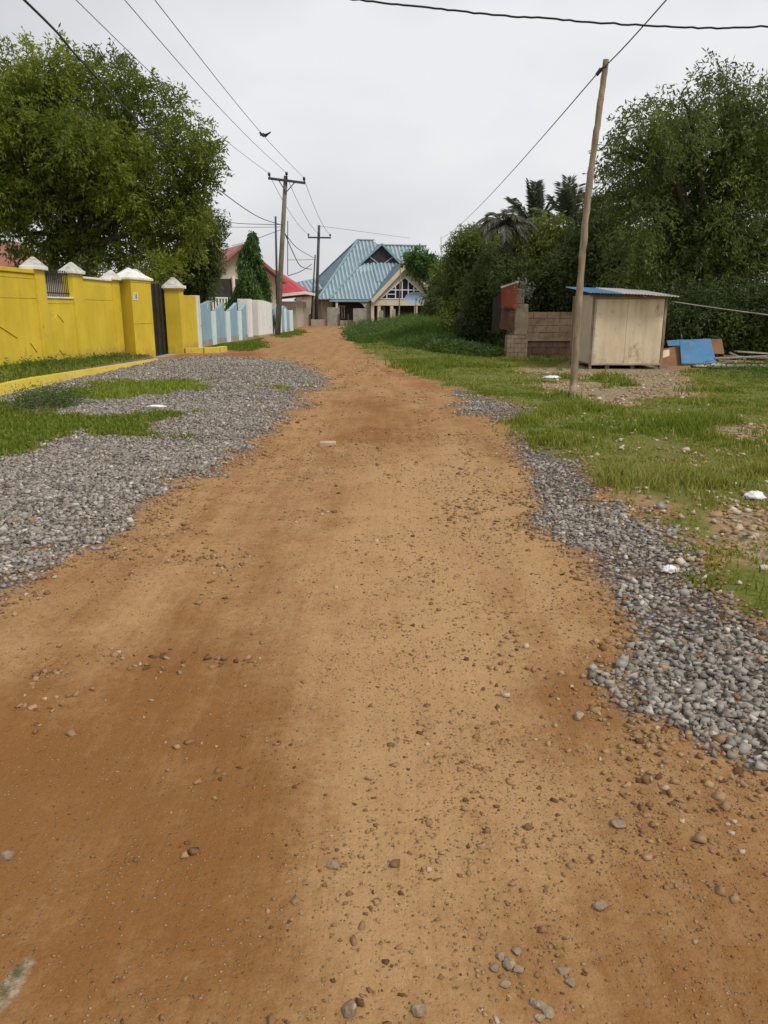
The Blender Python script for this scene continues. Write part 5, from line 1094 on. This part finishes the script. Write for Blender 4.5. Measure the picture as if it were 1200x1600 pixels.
wire([atY(339, 345, 47), atY(380, 349.5, 47), atY(441, 351, 47)], 0.018, 'slack house wire reaching the power pole from the left', 'wire_grey')
wire([atY(345, 354.5, 49), atY(441, 354.5, 47)], 0.014, 'straight lower house wire left of the power pole', 'wire_grey', 0.02)
wire([atY(362, 384, 58), atY(395, 375, 52), atY(441, 358, 47)], 0.016, 'wire climbing from the cream house to the power pole', 'wire')
wire([atY(444, 362, 47), atY(458, 395, 55), atY(470, 416, 62), atY(487, 421, 71)], 0.03, 'heavy drooping cable right of the power pole', 'wire')
wire([atY(445, 365, 47), atY(465, 388, 58), atY(490, 403, 72)], 0.022, 'upper drooping cable toward the short leaning pole', 'wire')
wire([atY(450, 406, 60), atY(492, 405, 72)], 0.02, 'level cable meeting the short leaning pole', 'wire_grey', 0.03)
wire([atY(450, 431, 64), atY(470, 424, 68), atY(487, 413, 72)], 0.03, 'low cable rising from the red roof', 'wire')
wire([atY(449.5, 345, 47), atY(449.5, 430, 47)], 0.022, 'vertical cable hanging beside the power pole', 'wire')
wire([atY(499, 353, 70), atY(540, 358.5, 72), atY(640, 372, 90)], 0.016, 'faint wire leading right from the far power pole', 'wire_grey')
wire([top + Vector((-0.14, 0.03, -0.22)), atY(690, 372, 66)], 0.011, 'thin wire from the crooked pole to the far house', 'wire_grey', 0.35)
wire([top + Vector((0, -0.05, -0.1)), near(1041, 0, 5.75), Vector((4.1, 2, 6.2))], 0.011, 'thin wire from the crooked pole passing overhead', 'wire_grey')
Yc = 8.0
wire([atY(-1500, -420, Yc), atY(-500, -210, Yc), atY(330, -40, Yc), atY(470, -12, Yc), atY(562, 0, Yc), atY(640, 9, Yc), atY(720, 18, Yc), atY(800, 25, Yc), atY(880, 31, Yc), atY(960, 37, Yc), atY(1050, 42, Yc), atY(1130, 43.5, Yc), atY(1200, 41, Yc), atY(1330, 34, Yc), atY(2000, -60, Yc), atY(2900, -260, Yc)], 0.0085, 'black twisted cable crossing the sky along the top', 'wire', wob=0.006)
wire([Vector((kx1 + 0.1, 21.4, atY(1046, 471, 21.4).z)), atY(1110, 480, 20.5), atY(1200, 492, 19.5), atY(1320, 505, 18)], 0.014, 'pale line tied from the kiosk roof to the right', 'plywood_b' if False else 'timber_grey')
# bird
bq = atY(412, 214, 36.3)
br = thing('bird', bq, 'small dark bird perched on the right thin wire', 'bird')
V = []; mb = MB()
mb.tube([bq + Vector((-0.16, 0, 0.03)), bq + Vector((-0.12, 0, 0.10)), bq + Vector((-0.02, 0, 0.08)), bq + Vector((0.09, 0, 0.06)), bq + Vector((0.20, 0, 0.13)), bq + Vector((0.32, 0, 0.20))], [0.012, 0.06, 0.085, 0.07, 0.04, 0.025], 8)
mb.tube([bq + Vector((-0.10, 0, 0.10)), bq + Vector((-0.14, 0, 0.17)), bq + Vector((-0.19, 0, 0.17))], [0.045, 0.05, 0.02], 8)
mb.tube([bq + Vector((-0.02, 0, 0.08)), bq + Vector((-0.02, 0, -0.02))], 0.012, 5)
mb.build('body', M['feather'], br, smooth=True)

# ------------------------------------------------------------------ litter and single stones
def crumple(name, p, sx, sy, sz, mat, seed, label, cat):
    r = np.random.default_rng(seed); n = 12; V = []; F = []
    for j in range(n + 1):
        for i in range(n * 2):
            th = pi * j / n; ph = pi * i / n; rr = 0.62 + 0.55 * r.random(); V.append((p[0] + sx * sin(th) * cos(ph) * rr, p[1] + sy * sin(th) * sin(ph) * rr, p[2] + max(-0.01, sz * cos(th) * rr)))
    for j in range(n):
        for i in range(n * 2):
            a = j * 2 * n + i; b = j * 2 * n + (i + 1) % (2 * n); F.append((a, a + 2 * n, b + 2 * n, b))
    return tag(npmesh(name, V, F, mat), label, cat)
def on(u, v, dz=0.02): p = gnd(u, v, 0.08); p.z = float(hgt(np.array([p.x]), np.array([p.y]))[0]) + dz; return p
crumple('plastic_bag', on(1178, 786), 0.085, 0.05, 0.05, M['plastic'], 1, 'white plastic bag lying in the grass at the right edge', 'litter')
crumple('plastic_scrap', on(1046, 893), 0.055, 0.035, 0.03, M['plastic'], 2, 'small white plastic scrap on the right gravel strip', 'litter')
crumple('plastic_scrap', on(862, 586), 0.22, 0.1, 0.05, M['plastic'], 3, 'flat white scrap in the grass left of the crooked pole', 'litter')
crumple('plastic_scrap', on(244, 634), 0.16, 0.07, 0.03, M['plastic'], 4, 'flat white scrap on the left gravel below the lime grass', 'litter')
p = on(512, 684, 0.03); tag(MB().box(p.x - 0.10, p.x + 0.10, p.y - 0.05, p.y + 0.05, p.z - 0.05, p.z + 0.02).build('brick', M['brick'], None, 0.012), 'pale brick lying on the left half of the dirt road', 'brick')
def rock(u, v, s, seed, label, group=None, flat=0.7, mat='rock'):
    p = gnd(u, v, 0.0); p.z = float(hgt(np.array([p.x]), np.array([p.y]))[0]); r = np.random.default_rng(seed); n = 8; V = []; F = []
    n = 14; pn = r.normal(0, 1, (13, 3)); pn /= np.linalg.norm(pn, axis=1, keepdims=True); pd = 0.72 + 0.38 * r.random(13)
    th_, ph_ = np.meshgrid(np.pi * np.arange(n + 1) / n, np.pi * np.arange(2 * n) / n, indexing='ij')
    dr = np.stack([np.sin(th_) * np.cos(ph_), np.sin(th_) * np.sin(ph_), np.cos(th_)], -1)
    dt = np.maximum(dr @ pn.T, 1e-3); rr0 = np.minimum((pd / dt).min(-1), 1.35)          # a stone cut by thirteen planes
    an = r.random() * 3; ex = 0.8 + 0.5 * r.random()
    for j in range(n + 1):
        for i in range(2 * n):
            th = pi * j / n; ph = pi * i / n; q = rr0[j, i] * s / 2; x, y = q * sin(th) * cos(ph) * ex, q * sin(th) * sin(ph)
            V.append((p.x + x * cos(an) - y * sin(an), p.y + x * sin(an) + y * cos(an), p.z + s * 0.12 + flat * q * cos(th)))
    for j in range(n):
        for i in range(2 * n):
            a = j * 2 * n + i; b = j * 2 * n + (i + 1) % (2 * n); F.append((a, a + 2 * n, b + 2 * n, b))
    return tag(npmesh('rock', V, F, M[mat]), label, 'rock', group)
rock(547, 1566, 0.040, 1, 'rounded grey rock alone at the bottom centre of the road')
rock(520, 1337, 0.03, 2, 'half buried stone in the middle of the road above the rounded rock')
rock(968, 1279, 0.04, 3, 'dark flat stone on the right side of the foreground road', flat=0.5)
rock(940, 1400, 0.034, 4, 'flat brown stone right of the embedded stone cluster', flat=0.5)
rock(905, 1110, 0.04, 5, 'dark stone on the reddish damp patch by the right gravel')
rock(8, 1320, 0.04, 6, 'stone at the left edge of the foreground road')
rock(655, 1565, 0.032, 7, 'buried stone at the bottom right of the rounded rock')
for k, (u, v, s) in enumerate(((796, 1490, 0.036), (783, 1478, 0.026), (808, 1470, 0.024), (774, 1495, 0.024), (812, 1498, 0.022), (880, 1500, 0.028), (893, 1518, 0.024), (842, 1550, 0.032), (858, 1562, 0.026), (790, 1520, 0.024), (845, 1570, 0.022))):
    rock(u, v, s, 20 + k, 'grey stone embedded in the cluster at the bottom right of the road', 'stones embedded in the foreground road', 0.45)
